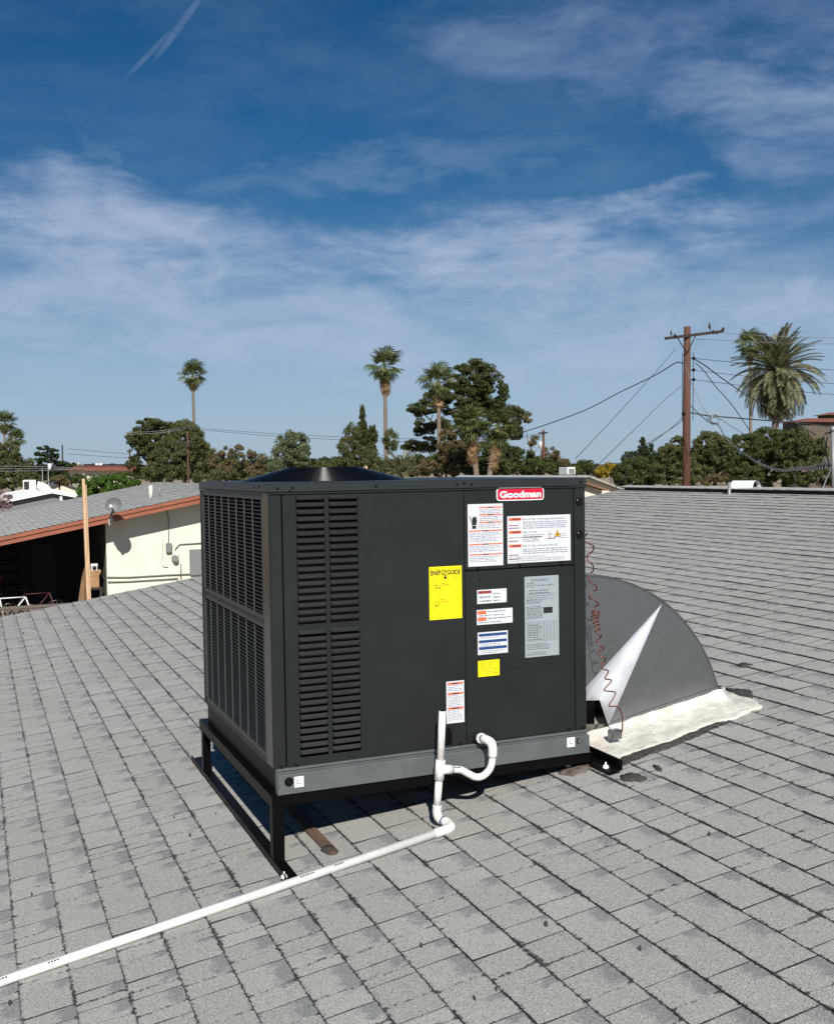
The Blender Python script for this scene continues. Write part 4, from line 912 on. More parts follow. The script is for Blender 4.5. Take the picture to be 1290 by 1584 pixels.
# shingle courses of the neighbour roof: one strip of tabs each, joined
q = MB(); R_ = random.Random(3); k = 0; x = xl
while x < xr-.01:
    x2 = min(x+.145, xr); y = NY-.02+R_.random()*-.0
    if x > -1.6:
        while y < NYF:
            y2 = min(y+R_.uniform(.25, .5), NYF); h1 = R_.uniform(.014, .026)
            q.add([(x, y+.006, NZ(x, h1)), (x2, y+.006, NZ(x2, .004)), (x2, y2-.006, NZ(x2, .004)), (x, y2-.006, NZ(x, h1)), (x, y+.006, NZ(x, 0)), (x, y2-.006, NZ(x, 0))], [(0, 1, 2, 3), (0, 3, 5, 4)]); y = y2
    else: q.add([(x, NY-.02, NZ(x, .02)), (x2, NY-.02, NZ(x2, .004)), (x2, NYF, NZ(x2, .004)), (x, NYF, NZ(x, .02))], [(0, 1, 2, 3)])
    x = x2
q.build('shingle_field', M['far_shingle'], nroof, kind='stuff')
for (h0, h1, off) in ((.0, -.085, -.03), (-.088, -.195, .0)):
    q = MB(); q.prism([(xl, NY+off-.03, NZ(xl, h0)), (xr, NY+off-.03, NZ(xr, h0)), (xr, NY+off-.03, NZ(xr, h1)), (xl, NY+off-.03, NZ(xl, h1))], (0, .028, 0)); q.build('fascia_board', M['orange_paint'], nh)
WY = 22.1; xw = P(165, 860, WY).x; zt = lambda x: NZ(x, -.125)
q = MB(); q.prism([(xw, WY, GZ), (xr+8, WY, GZ), (xr+8, WY, zt(xr)-1.5), (xr, WY, zt(xr)), (xw, WY, zt(xw))], (0, .2, 0)); wall = q.build('wall', M['stucco'], nh)
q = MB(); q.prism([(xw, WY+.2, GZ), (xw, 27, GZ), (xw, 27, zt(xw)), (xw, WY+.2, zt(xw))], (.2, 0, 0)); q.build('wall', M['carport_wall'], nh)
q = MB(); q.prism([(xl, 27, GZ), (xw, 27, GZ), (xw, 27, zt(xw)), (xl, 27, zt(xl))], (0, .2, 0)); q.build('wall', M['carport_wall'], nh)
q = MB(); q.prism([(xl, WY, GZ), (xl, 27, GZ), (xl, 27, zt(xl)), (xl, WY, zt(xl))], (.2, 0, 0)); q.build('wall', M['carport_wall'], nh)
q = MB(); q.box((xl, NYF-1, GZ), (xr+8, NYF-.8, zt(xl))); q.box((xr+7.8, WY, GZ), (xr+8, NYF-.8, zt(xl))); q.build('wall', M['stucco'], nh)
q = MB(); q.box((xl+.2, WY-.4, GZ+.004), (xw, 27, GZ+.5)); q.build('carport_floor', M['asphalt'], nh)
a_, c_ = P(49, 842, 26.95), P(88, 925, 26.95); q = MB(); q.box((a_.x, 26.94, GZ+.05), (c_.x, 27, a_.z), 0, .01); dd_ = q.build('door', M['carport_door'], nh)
q = MB(); q.ball((c_.x-.08, 26.9, (a_.z+GZ)/2), .04); q.build('handle', M['dark_wood'], dd_)
# meter, boxes, conduits on the wall
def wpt(px, py, o=.03): return P(px, py, WY-o)
def bx(px0, py0, px1, py1, t, m_, name, bev=.01, parent=wall):
    a_, c_ = wpt(px0, py0, 0), wpt(px1, py1, 0); q = MB(); q.box((a_.x, WY-t, c_.z), (c_.x, WY-.001, a_.z), 0, bev); return q.build(name, m_, parent)
bx(256, 840, 265.5, 855, .1, M['dish'], 'fuse_box', .02)
mm = bx(266, 853, 276, 869, .07, M['stucco'], 'meter_base', .02); q = MB(); c = wpt(270.5, 864, .07); q.cyl(c, c-Vector((0, .09, 0)), .085, 16, r2=.07); q.build('meter_glass', M['metal_grey'], mm)
bx(292.5, 850, 312, 889.5, .08, M['dish'], 'electrical_cabinet', .02)
for pts, r_ in (([(258, 783), (260.5, 800), (261, 820), (260.5, 842)], .022), ([(270, 858), (272, 848), (278, 842), (312, 840)], .03), ([(166, 893), (200, 893), (258, 889.5), (300, 888)], .035), ([(167, 900.5), (200, 899.5), (258, 896), (275, 895)], .035), ([(279.5, 872), (280, 895)], .03)):
    q = MB(); q.tube([wpt(x, y, .03) for x, y in pts], r_*.5, 6); q.build('conduit', M['dish'], wall)
q = MB(); q.tube(arc([wpt(251, 825, .02), wpt(250.5, 850, .02), wpt(251, 870, .02), wpt(254, 876, .02), wpt(260, 876, .02)], 4), .02, 6); q.build('conduit', M['stucco'], wall)
# vents on the neighbour roof
for px, pyb, pyt, w_, m_ in ((233.5, 770, 751, 3.0, 'stucco'), (247, 768, 752, 1.2, 'metal_grey')):
    n = Vector((-nsl, 0, 1)); d = ray(px, pyb); c = CAM+d*((nz0-n.dot(CAM))/n.dot(d)); s_ = S(c)
    q = MB(); q.cyl(c-Vector((0, 0, .05)), c+Vector((0, 0, (pyb-pyt)*s_)), w_*s_, 10); q.build('vent_stack', M[m_], nh)
# satellite dish on the eave
c = P(176.5, 783, 20.9); ds = thing('satellite_dish', 'round grey satellite dish mounted at the terracotta eave above the white wall', 'satellite dish', P(172, 806, 21.3))
nrm = Vector((-.35, -1, .55)).normalized(); u = nrm.orthogonal().normalized(); w_ = nrm.cross(u); rad = 12.6*S(c); q = MB(); V = []; F_ = []
for i in range(6):
    r_ = rad*i/5
    for k in range(24): a = k*math.pi/12; V.append(c+u*r_*math.cos(a)+w_*r_*math.sin(a)+nrm*(.16*(i/5)**2-.08))
for i in range(5):
    for k in range(24): F_.append((i*24+k, i*24+(k+1) % 24, (i+1)*24+(k+1) % 24, (i+1)*24+k))
q.add(V, F_, 0, True); q.build('reflector', M['dish'], ds)
f_ = c+nrm*.36-Vector((0, 0, .16)); q = MB(); q.cyl(c-w_*0-Vector((0, 0, rad*.8)), f_, .018, 6); q.build('feed_arm', M['dark_wood'], ds)
q = MB(); q.ball(f_, .045); q.build('feed_horn', M['white_metal'], ds)
q = MB(); q.tube([c-nrm*.06, P(171, 800, 21.2), P(172, 808, 21.42)], .03, 8); q.build('mount', M['metal_grey'], ds)
q = MB(); q.box(P(172, 808, 21.42)-Vector((.05, .0, .06)), P(172, 808, 21.42)+Vector((.05, .04, .08))); q.build('foot_plate', M['white_metal'], ds)
# clutter in the carport
def carbox(name, px0, py0, px1, py1, y, dep, m_, label, cat, group=None):
    a_, c_ = P(px0, py0, y), P(px1, py1, y); t = thing(name, label, cat, (c_.x, y, c_.z), group)
    q = MB(); q.box((a_.x, y, c_.z), (c_.x, y+dep, a_.z), 0, .01); bd = q.build('box_body', m_, t)
    q = MB(); q.box((a_.x-.01, y-.01, a_.z-.06), (c_.x+.01, y+dep+.01, a_.z+.01), 0, .01); q.build('lid', m_, t); return t
sh = thing('storage_bench', 'dark workbench carrying boxes beside the carport opening', 'bench', (P(145, 915, 22.6).x, 22.8, GZ+.05))
zt_ = P(145, 909, 22.6).z; xa, xb = P(135, 909, 22.6).x, P(158, 909, 22.6).x
q = MB(); q.box((xa, 22.55, zt_-.05), (xb, 23.1, zt_)); q.build('bench_top', M['dark_wood'], sh)
for x, y in ((xa+.03, 22.58), (xb-.03, 22.58), (xa+.03, 23.06), (xb-.03, 23.06)): q = MB(); q.box((x-.03, y-.03, GZ+.05), (x+.03, y+.03, zt_-.05)); q.build('leg', M['dark_wood'], sh)
carbox('cardboard_box', 137, 888, 154, 908.8, 22.58, .4, M['cardboard'], 'brown cardboard box on the bench in the carport', 'box')
carbox('white_box', 141, 873, 151, 883, 22.6, .3, M['white_metal'], 'small white box with a dark disc, on top of the brown cardboard box stack', 'box')
carbox('brown_carton', 137.5, 883.3, 156, 887.8, 22.59, .35, M['cardboard'], 'flat brown carton between the cardboard box and the white box', 'box')
q = MB(); c = P(146, 878.5, 22.58); q.ball(c, .05, 0, 8, 6, (1, .3, 1)); q.build('disc', M['ink'], None); ob = bpy.data.objects[-1] if False else None
dsc = [o_ for o_ in bpy.data.objects if o_.name.startswith('disc')][0]; wbx = [o_ for o_ in bpy.data.objects if o_.name.startswith('white_box')][0]; l_ = WL[dsc.name]; dsc.parent = wbx; dsc.location = l_-WL[wbx.name]
q = MB(); a_, b_, c_ = P(109, 928, 22.9), P(127, 929, 22.4), P(131, 880, 22.6)
q.prism([(P(110, 930, 22.9).x, 22.9, GZ+.06), (P(130, 930, 22.5).x, 22.5, GZ+.06), P(131, 876, 22.7), P(127, 890, 22.9)], (.02, .02, 0)); tag(q.build('plywood_sheet', M['plywood']), 'brown plywood sheet leaning in the carport beside the bench', 'plywood sheet')
sf = thing('storage_shelf', 'dark metal shelving against the carport back wall at the far left', 'shelf', (P(5, 900, 25.5).x, 25.5, GZ+.05))
xa, xb = P(-20, 870, 25.3).x, P(30, 870, 25.3).x
for zc in (850, 868, 886, 906): z = P(10, zc, 25.3).z; q = MB(); q.box((xa, 25.3, z-.03), (xb, 25.9, z)); q.build('shelf_board', M['dark_wood'], sf)
for x in (xa, xb-.05): q = MB(); q.box((x, 25.28, GZ+.05), (x+.05, 25.33, P(10, 846, 25.3).z)); q.build('upright', M['black'], sf)
c = P(2, 893, 24.6); q = MB(); q.ball(c, 6*S(c), 0, 14, 10, (1, 1, 1.2)); q.cyl(c+Vector((0, 0, .05)), c+Vector((0, 0, .16)), .04, 10); q.cyl(Vector((c.x, c.y, GZ+.05)), c, .05, 8); tag(q.build('red_container', M['red']), 'dim red container standing in the shadow of the carport at the left edge', 'container')
def bicycle(px, py, y, label, m_):
    c = P(px, py, y); t = thing('bicycle', label, 'bicycle', (c.x, y, GZ+.5), 'bicycles in the carport'); z = GZ+.5+.33
    for dx in (-.52, .52):
        q = MB(); q.tube([(c.x+dx+.31*math.cos(a), y+.1*dx, z+.31*math.sin(a)) for a in [k*math.pi/12 for k in range(24)]], .018, 5, closed=True); wh = q.build('wheel', M['blackwire'], t)
        q = MB()
        for k in range(8): a = k*math.pi/8; q.tube([(c.x+dx+.3*math.cos(a), y+.1*dx, z+.3*math.sin(a)), (c.x+dx-.3*math.cos(a), y+.1*dx, z-.3*math.sin(a))], .003, 4)
        q.build('spokes', M['cable_grey'], wh)
    q = MB(); A, B, C2, D2 = (c.x-.52, y-.05, z), (c.x-.1, y, z-.05), (c.x+.36, y+.03, z+.5), (c.x-.2, y, z+.5)
    for u_, v_ in ((A, B), (B, C2), (C2, D2), (D2, B), (A, D2), (C2, (c.x+.52, y+.05, z))): q.tube([u_, v_], .016, 6)
    q.build('frame', m_, t)
    q = MB(); q.box((c.x-.32, y-.06, z+.58), (c.x-.1, y+.06, z+.62), 0, .02); q.tube([D2, (c.x-.21, y, z+.6)], .014, 6); q.build('saddle', M['black'], t)
    q = MB(); q.tube([C2, (c.x+.33, y+.03, z+.66), (c.x+.33, y+.3, z+.68)], .013, 6); q.tube([(c.x+.33, y+.03, z+.66), (c.x+.33, y-.24, z+.68)], .013, 6); q.build('handlebar', M['black'], t)
CF = GZ+.45
bicycle(14, 930, 22.0, 'bicycle with a white frame by the block fence at the far left of the carport', M['white_metal'])
bicycle(52, 925, 22.6, 'dark bicycle in the shade behind the white framed one', M['red'])
# breeze block fence
bf = thing('breeze_block_fence', 'low taupe openwork concrete block fence before the carport at the left', 'fence', (0, 19.2, GZ)); by = 19.2
a_ = P(0, 940, by); top = a_.z; bs = 12.5*S(a_); x = P(-45, 940, by).x; first = None
blk = MB()
for (u0, v0, u1, v1) in ((0, 0, 1, .14), (0, .86, 1, 1), (0, .14, .14, .86), (.86, .14, 1, .86)): blk.box((u0*bs, 0, v0*bs), (u1*bs, .1, v1*bs))
for sgn in (1, -1): blk.prism([((.5-.36)*bs, 0.004, (.5-.36*sgn-.05)*bs), ((.5-.36)*bs, .004, (.5-.36*sgn+.05)*bs), ((.5+.36)*bs, .004, (.5+.36*sgn+.05)*bs), ((.5+.36)*bs, .004, (.5+.36*sgn-.05)*bs)], (0, .09, 0))
x_end = P(112, 940, by).x
nrow = int((top-GZ)/bs)+1; cols = int((x_end-x)/bs)+1
for i in range(cols):
    for j in range(min(nrow, 3)):
        if first is None:
            first = blk.build('block', M['breeze'], bf, origin=(0, 0, 0)); ob = first
        else: ob = first.copy(); col.objects.link(ob); ob.parent = bf
        ob.location = Vector((x+i*(bs+.006), by, top-.05-(j+1)*(bs+.006)))-WL[bf.name]
q = MB(); q.box((x, by-.01, top-.045), (x+cols*(bs+.006), by+.11, top)); q.build('coping', M['breeze'], bf)
zb_ = top-.05-min(nrow, 3)*(bs+.006); q = MB(); q.box((x, by, GZ), (x+cols*(bs+.006), by+.1, zb_)); q.build('solid_base', M['breeze'], bf)
# two lumber posts
for (px0, px1, pt, pb, y, lab) in ((126.2, 133.8, 740.5, 925, 14.5, 'tall bare wooden post standing before the carport'), (564.5, 570, 720.5, 735, 15.0, 'tan wooden post top rising behind the middle of the unit')):
    a_, c_ = P(px0+.8, pt, y), P(px1, pt, y); t = thing('wooden_post', lab, 'post', ((a_.x+c_.x)/2, y, GZ), 'wooden posts beyond the roof edge')
    mid_ = a_.x+(c_.x-a_.x)*.62; lean = -.012
    q = MB(); q.prism([(a_.x-lean*4, y, GZ), (mid_-lean*4, y, GZ), (mid_, y, a_.z), (a_.x, y, a_.z)], (0, .09, 0)); q.build('stud', M['lumber'], t)
    if px0 < 300: q = MB(); q.prism([(mid_+.002-lean*4, y+.02, GZ), (c_.x-lean*4, y+.02, GZ), (c_.x, y+.02, a_.z-.10), (mid_+.002, y+.02, a_.z-.10)], (0, .09, 0)); q.build('stud', M['lumber'], t)

# ---------------------------------------------------------------- other buildings
def gable(name, label, y, dep, px0, pxr, px1, ye0, yr, ye1, roofm, wallm, fasc=None, over=.25, fpx=2.5, cat='house'):
    """gable end facing us: eave-left, ridge, eave-right in photo pixels"""
    E0, Rg, E1 = P(px0, ye0, y), P(pxr, yr, y), P(px1, ye1, y); t = thing(name, label, cat, ((E0.x+E1.x)/2, y, GZ))
    q = MB(); th = fpx*S(Rg); dn = Vector((0, 0, -th)); d = Vector((0, dep, 0))
    q.prism([E0, Rg, Rg+dn, E0+dn], d); q.build('roof_slope', roofm, t)
    q = MB(); q.prism([Rg, E1, E1+dn, Rg+dn], d); q.build('roof_slope', roofm, t)
    if fasc:
        for u_, v_ in ((E0, Rg), (Rg, E1)): q = MB(); o1 = Vector((0, -.03, .01)); o2 = Vector((0, 0, -th-.02)); q.prism([u_+o1, v_+o1, v_+o1+o2, u_+o1+o2], (0, .025, 0)); q.build('fascia', fasc, t)
    q = MB(); i0, i1 = E0.lerp(Rg, .06), E1.lerp(Rg, .06); off = Vector((0, over, -th-.01))
    q.prism([Vector((i0.x, y+over, GZ)), Vector((i1.x, y+over, GZ)), i1+off, Rg+off, i0+off], (0, dep-2*over, 0)); q.build('wall', wallm, t)
    return t
wh = gable('white_roof_house', 'house with bright white coated roof and rooftop cooler at the far left', 46, 12, -160, 80, 260, 805, 756.5, 790, M['white_roof'], M['grey_wall'], M['white_roof'], fpx=6)
q = MB(); a_, c_ = P(92, 768, 45.7), P(96, 774, 45.7); q.box((a_.x, 45.5, c_.z), (c_.x, 45.9, a_.z)); q.build('beam_end', M['white_metal'], wh)
ec = thing('evaporative_cooler', 'white evaporative cooler with dark pad on the white roof at the far left', 'cooler', P(46, 762, 47))
a_, c_ = P(36, 742.5, 47), P(56, 759.5, 47); q = MB(); q.box((a_.x, 47, c_.z), (c_.x, 47.8, a_.z), 0, .02); q.build('cooler_cabinet', M['white_metal'], ec)
a2, c2 = P(37, 745, 47), P(45, 757, 47); q = MB(); q.box((a2.x, 46.97, c2.z), (c2.x, 46.999, a2.z)); q.build('pad_grille', M['dark_wood'], ec)
q = MB(); pts = [P(57, 745, 47.3), P(66, 747.5, 47.3), P(73, 752.5, 47.3), P(76, 762, 47.3)]; q.tube(arc([p_-Vector((0, 0, .16)) for p_ in pts], 4), .2, 10); q.build('elbow_duct', M['white_metal'], ec)
q = MB(); a_, c_ = P(33, 760, 47), P(36, 768, 47); q.box((a_.x, 47, c_.z-.2), (c_.x+.6, 47.8, a_.z)); q.build('curb', M['white_metal'], ec)
gable('dark_roof_house', 'low dark roofed house beyond the white roofed one', 70, 12, 40, 95, 160, 768, 745, 770, M['dark_roof'], M['cream'], None, fpx=2)
def blockb(name, label, y, dep, px0, px1, pt, wallm, roofm=None, roofpx=0, cat='building', inset=0.15, nwin=0, winm=None):
    a_, c_ = P(px0, pt, y), P(px1, pt, y); zt_ = (a_.z+c_.z)/2; t = thing(name, label, cat, ((a_.x+c_.x)/2, y, GZ)); s_ = S(a_)
    q = MB(); zw = zt_-roofpx*s_; q.box((a_.x, y, GZ), (c_.x, y+dep, zw)); wl_ = q.build('wall', wallm, t)
    if roofm:
        q = MB(); e = .5; k = inset*(c_.x-a_.x); q.add([(a_.x-e, y-e, zw), (c_.x+e, y-e, zw), (c_.x+e, y+dep+e, zw), (a_.x-e, y+dep+e, zw), (a_.x+k, y+dep*.5, zt_), (c_.x-k*.3, y+dep*.5, zt_)], [(0, 1, 5, 4), (1, 2, 5), (2, 3, 4, 5), (3, 0, 4), (3, 2, 1, 0)]); q.build('roof', roofm, t)
    for i in range(nwin):
        x = a_.x+(c_.x-a_.x)*(i+.5)/nwin; ww = (c_.x-a_.x)/nwin*.3; q = MB(); q.box((x-ww, y-.06, zw-(zw-GZ)*.9), (x+ww, y-.005, zw-.5)); q.build('window', winm or M['glass_blue'], t)
    return t
rb_ = blockb('red_tile_building', 'long cream building with red tile roof on the left horizon', 105, 16, 128, 215, 718, M['cream'], M['red_tile'], 8.5, inset=.02)
rw = MB(); 
for i in range(46):                                      # tile ribs
    a_, c_ = P(130+i*1.85, 727, 104.3), P(131.5+i*1.8, 718.6, 112.8); rw.tube([a_, c_], .09, 4)
rw.build('tile_ribs', M['red_tile'], rb_, kind='stuff')
for px in (150, 156): a_, c_ = P(px-2.5, 716.5, 111), P(px+2.5, 721, 111); q = MB(); q.box((a_.x, 111, c_.z), (c_.x, 112, a_.z)); q.build('roof_unit', M['white_metal'], rb_)
blockb('blue_glass_building', 'distant blue glass block with white parapet left of the red tile roof', 260, 30, 109, 126, 717.5, M['glass_blue'], nwin=5, winm=M['dark_roof'])
a_, c_ = P(109, 716, 259), P(122, 718.5, 259); q = MB(); q.box((a_.x, 258.5, c_.z), (c_.x, 285, a_.z)); ob = q.build('parapet', M['white_metal'], bpy.data.objects['blue_glass_building'])
hb_ = gable('pale_roof_house', 'pale shingled house roof showing just beyond the right corner of the unit', 26, 10, 820, 1010-100, 975, 770, 735, 760, M['far_shingle'], M['cream'], None, fpx=2)
bpy.data.objects['pale_roof_house']['label'] = 'pale shingled house roof showing just beyond the right corner of the unit'
gable('brown_roof_house', 'low brown roof before the pale one at the right corner of the unit', 20, 4, 840, 905, 941, 780, 745.5, 757, M['brown_roof'], M['cream'], None, fpx=2)
ch = thing('rooftop_cooler', 'small white box cooler on a post rising behind the right half of the unit', 'cooler', P(879, 736, 30)); 
a_, c_ = P(877.2, 722.5, 30), P(890, 733.5, 30); q = MB(); q.box((a_.x, 30, c_.z), (c_.x, 30.6, a_.z), 0, .01); q.build('cooler_cabinet', M['white_metal'], ch)
a2, c2 = P(880, 725, 30), P(888, 732, 30); q = MB(); q.box((a2.x, 29.98, c2.z), (c2.x, 29.999, a2.z)); q.build('louver_face', M['dish'], ch)
q = MB(); q.box((a_.x+.05, 30.1, GZ), (c_.x-.05, 30.5, c_.z)); q.build('chimney', M['white_metal'], ch)
sb_ = blockb('stone_building', 'brown stone building with red tile hips behind the date palm', 88, 3, 1240, 1330, 646, M['stone'], M['red_tile'], 7, inset=.25)
blockb('tiled_annex', 'taller red tile corner of the stone building at the right edge', 92, 2, 1284, 1320, 637, M['stone'], M['red_tile'], 5, inset=.3)

# ---------------------------------------------------------------- poles and lines
PY = 42.0
up = thing('utility_pole', 'tall reddish wooden utility pole with crossarm and many lines on the right', 'utility pole', (P(1061, 754, PY).x, PY, GZ))
tp_, bt_ = P(1063, 505, PY), P(1061.3, 754, PY); dirp = (bt_-tp_)/(tp_.z-bt_.z); base = tp_+dirp*(tp_.z-GZ); s_ = S(tp_)
q = MB(); q.tube([base, base.lerp(tp_, .5), tp_], [6.9*s_, 6.0*s_, 5.0*s_], 14); q.build('pole_shaft', M['pole_wood'], up)
q = MB(); a_, c_ = P(1030, 523, PY-.25), P(1119, 512, PY-.25); q.prism([a_+Vector((0, 0, .075)), c_+Vector((0, 0, .075)), c_-Vector((0, 0, .075)), a_-Vector((0, 0, .075))], (0, .12, 0)); q.build('crossarm', M['dark_wood'], up)
for u_, v_ in (((1047, 521), (1062, 545)), ((1077, 517), (1063, 545))): q = MB(); q.tube([P(*u_, PY-.2), P(*v_, PY-.2)], .03, 5); q.build('brace', M['dark_wood'], up)
for px, py in ((1103, 513), (1109, 514), (1118.5, 509), (1044, 519)):
    q = MB(); c = P(px, py, PY-.25); q.tube([c-Vector((0, 0, .08)), c, c+Vector((0, 0, .07)), c+Vector((0, 0, .12))], [.07, .09, .05, .02], 8); q.build('insulator', M['dark_wood'], up)
for px, py in ((1073, 554), (1073, 572), (1073, 587), (1057, 640)): q = MB(); c = P(px, py, PY-.2); q.ball(c, .09, 0, 8, 6); q.tube([c, P(1063, py, PY)], .03, 5); q.build('line_bracket', M['black'], up)
for px in (1054.5, 1071): q = MB(); q.tube([P(px+1.4, 545, PY-.1), P(px+.6, 650, PY-.1)], .02, 5); q.build('ground_wire', M['cable'], up)
def bird(px, py, sz, label):
    c = P(px, py, PY-.2); s_ = S(c)*sz; q = MB(); q.ball(c, s_, 0, 10, 8, (.62, .7, 1.25)); hq = c+Vector((-.15*s_, 0, 1.45*s_)); q.ball(hq, s_*.48, 0, 8, 6)
    q.tube([hq+Vector((-.3*s_, 0, 0)), hq+Vector((-.95*s_, 0, -.1*s_))], [.14*s_, .02*s_], 5); q.tube([c+Vector((.2*s_, 0, -.7*s_)), c+Vector((.7*s_, 0, -2.1*s_))], [.3*s_, .12*s_], 5)
    for dx in (-.15, .2): q.tube([c+Vector((dx*s_, 0, -1.*s_)), c+Vector((dx*s_, 0, -1.7*s_))], .08*s_, 4)
    tag(q.build('bird', M['dark_wood']), label, 'bird')
bird(1097.5, 505, 2.9, 'larger dark bird perched on the right half of the pole crossarm'); bird(1038, 515.5, 2.2, 'smaller dark bird perched at the left end of the pole crossarm')
def wire(pts, ya, yb, r, m_, label, n=5, twist=0, group='overhead lines at the wooden pole'):
    N = len(pts); q3 = arc([P(x, y, ya+(yb-ya)*i/(N-1)) for i, (x, y) in enumerate(pts)], n)
    q = MB(); q.tube(q3, r, 5)
    if twist:
        tot = len(q3); out = []
        for i in range(tot-1):
            for k in range(6):
                c = q3[i].lerp(q3[i+1], k/6); a = (i*6+k)*twist; out.append(c+Vector((.0, math.cos(a), math.sin(a)))*r*2.6)
        q.tube(out, r, 5)
    tag(q.build('power_line', m_), label, 'cable', group)
ZZ = lambda *a: [(890+x/3.225, 480+y/3.225) for x, y in a]
wire([(807, 669), (850, 655), (908, 633), (960, 606), (1010, 582), (1040, 564), (1050, 560), (1058, 563)], 60, PY, .032, M['cable'], 'thick black line sagging leftwards from the pole to the trees')
wire(ZZ((500, 190), (420, 285), (330, 385), (180, 550), (0, 740)), PY, 24, .011, M['cable'], 'highest thin guy line falling left from the pole')
wire(ZZ((530, 375), (430, 460), (330, 560), (160, 725), (60, 825)), PY, 24, .011, M['cable'], 'middle thin line falling left from the pole')
wire(ZZ((530, 535), (480, 585), (420, 632), (310, 730), (200, 885)), PY, 20, .012, M['cable'], 'lowest line falling left from the pole')
wire(ZZ((540, 545), (470, 595), (400, 640), (300, 705), (230, 760)), PY, 34, .018, M['cable'], 'short black drop line leaving the pole low on the left')
for i, (y0, y1) in enumerate(((113, 135), (142, 165), (240, 300), (300, 370), (347, 425))):
    x0 = 740 if i == 0 else 600
    wire(ZZ((x0, y0), ((x0+1400)/2, (y0+y1)/2+8), (1400, y1+4)), PY, 48, .016, M['cable_grey'] if i < 2 else M['cable'], ['topmost line running right from the crossarm tip', 'second line running right from the crossarm', 'third line running right from the pole', 'fourth line running right across the date palm', 'fifth line running right across the date palm'][i])
wire(ZZ((590, 240), (640, 270), (720, 330), (850, 420), (1000, 500), (1200, 622)), PY, 36, .03, M['cable'], 'black service line descending across the date palm')
wire(ZZ((600, 262), (640, 300), (700, 380), (780, 470), (870, 600)), PY, 46, .025, M['cable'], 'black line dropping steeply right of the pole')
wire(ZZ((575, 475), (620, 520), (662, 556)), PY, 40, .022, M['cable'], 'short black line from pole to splice')
wire(ZZ((575, 510), (650, 524), (720, 530), (900, 545), (1100, 560), (1320, 585)), PY, 40, .035, M['cable'], 'thick black cable running right through the splice')
wire(ZZ((545, 270), (560, 310), (578, 360), (600, 410), (640, 490), (668, 530)), PY-.3, 39, .018, M['cable_grey'], 'pale cable hanging along the pole to the splice')
wire(ZZ((668, 530), (680, 560), (712, 572), (760, 650), (850, 722), (930, 770), (1020, 798), (1100, 790), (1170, 788), (1262, 772)), 39, 6.0, .012, M['cable_grey'], 'pale twisted service drop curving to the mast at the right', twist=.9, n=8)
wire(ZZ((722, 540), (780, 580), (830, 610), (900, 660)), 39, 44, .014, M['cable'], 'thin black line beyond the splice')
q = MB(); pts = ZZ((655, 530), (668, 555), (690, 568), (712, 560), (718, 545), (700, 532), (680, 540), (690, 520), (720, 530)); q.tube(arc([P(x, y, 39.5) for x, y in pts], 5), .035, 6); tag(q.build('cable_splice', M['cable_grey']), 'looped grey cable splice hanging right of the pole', 'cable splice')
def pole(px, pt, pb, y, w_, label, arm=None, trans=None, m_='pole_wood'):
    a_, c_ = P(px, pt, y), P(px, pb, y); t = thing('distant_utility_pole', label, 'utility pole', (c_.x, y, GZ), 'distant poles'); s_ = S(a_)
    q = MB(); q.tube([(c_.x, y, GZ), a_], [w_*s_*.6, w_*s_*.5], 8); q.build('pole_shaft', M[m_], t)
    if arm:
        for yy in arm: q = MB(); u_, v_ = P(px-yy[1], yy[0], y-.2), P(px+yy[1], yy[0]-1, y-.2); q.prism([u_+Vector((0, 0, .08)), v_+Vector((0, 0, .08)), v_-Vector((0, 0, .08)), u_-Vector((0, 0, .08))], (0, .12, 0)); q.build('crossarm', M['dark_wood'], t)
    if trans: c = P(*trans, y-.4); q = MB(); q.cyl(c-Vector((0, 0, 5*s_)), c+Vector((0, 0, 5*s_)), 2.6*s_, 10); q.build('transformer', M['white_metal'], t)
pole(840.5, 665, 733, 90, 4, 'distant pole with white transformer right of the big pine', [(670, 7)], (836, 688))
pole(290, 661, 705, 62, 2.6, 'distant brown pole among the olive trees on the left', [(662, 6), (690, 4)])
pole(200.7, 694, 730, 95, 2.4, 'short dark pole left of the big olive tree', [(698, 4)])
pole(96.3, 688, 745, 80, 2.2, 'thin dark pole rising over the layered pine', None, None, 'dark_wood')
pole(74.5, 719, 746, 60, 1.6, 'pale light pole before the layered pine', None, (77, 722), 'metal_grey')
pole(65.5, 725, 745, 60, 1.6, 'short pale pole left of the light pole', None, None, 'metal_grey')
pole(475, 722, 745, 50, 1.2, 'thin grey pole behind the fan guard', None, None, 'metal_grey')
for i, (pts, y, m_) in enumerate((([(-20, 721), (75, 722), (150, 727)], 60, 'cable_grey'), ([(-20, 725), (75, 725), (112, 726)], 60, 'cable_grey'), ([(-20, 729), (60, 728), (112, 725.5)], 60, 'cable_grey'), ([(192, 669), (240, 667), (287, 661)], 61.5, 'cable_grey'), ([(190, 672), (240, 670), (287, 664)], 61.5, 'cable_grey'), ([(205, 703), (250, 699), (290, 692)], 61.5, 'cable'), ([(205, 707), (250, 703), (290, 695)], 61.5, 'cable'), ([(105, 694), (160, 699), (200, 702)], 95, 'cable'), ([(105, 702), (160, 706), (200, 708)], 95, 'cable'), ([(290, 661), (450, 672), (640, 678), (840, 672)], 90, 'cable'), ([(290, 663), (450, 676), (640, 683), (840, 675)], 90, 'cable'))):
    wire(pts, y, y, .013 if y < 80 else .018, M[m_], ['pale line, upper of three crossing the far left trees', 'pale line, middle of three crossing the far left trees', 'pale line, lower of three crossing the far left trees', 'upper pale line left of the brown pole', 'lower pale line left of the brown pole', 'upper dark line across the olive trees', 'lower dark line across the olive trees', 'upper faint line in the gap left of the olive tree', 'lower faint line in the gap left of the olive tree', 'upper long faint line between distant poles', 'lower long faint line between distant poles'][i], group='distant lines')

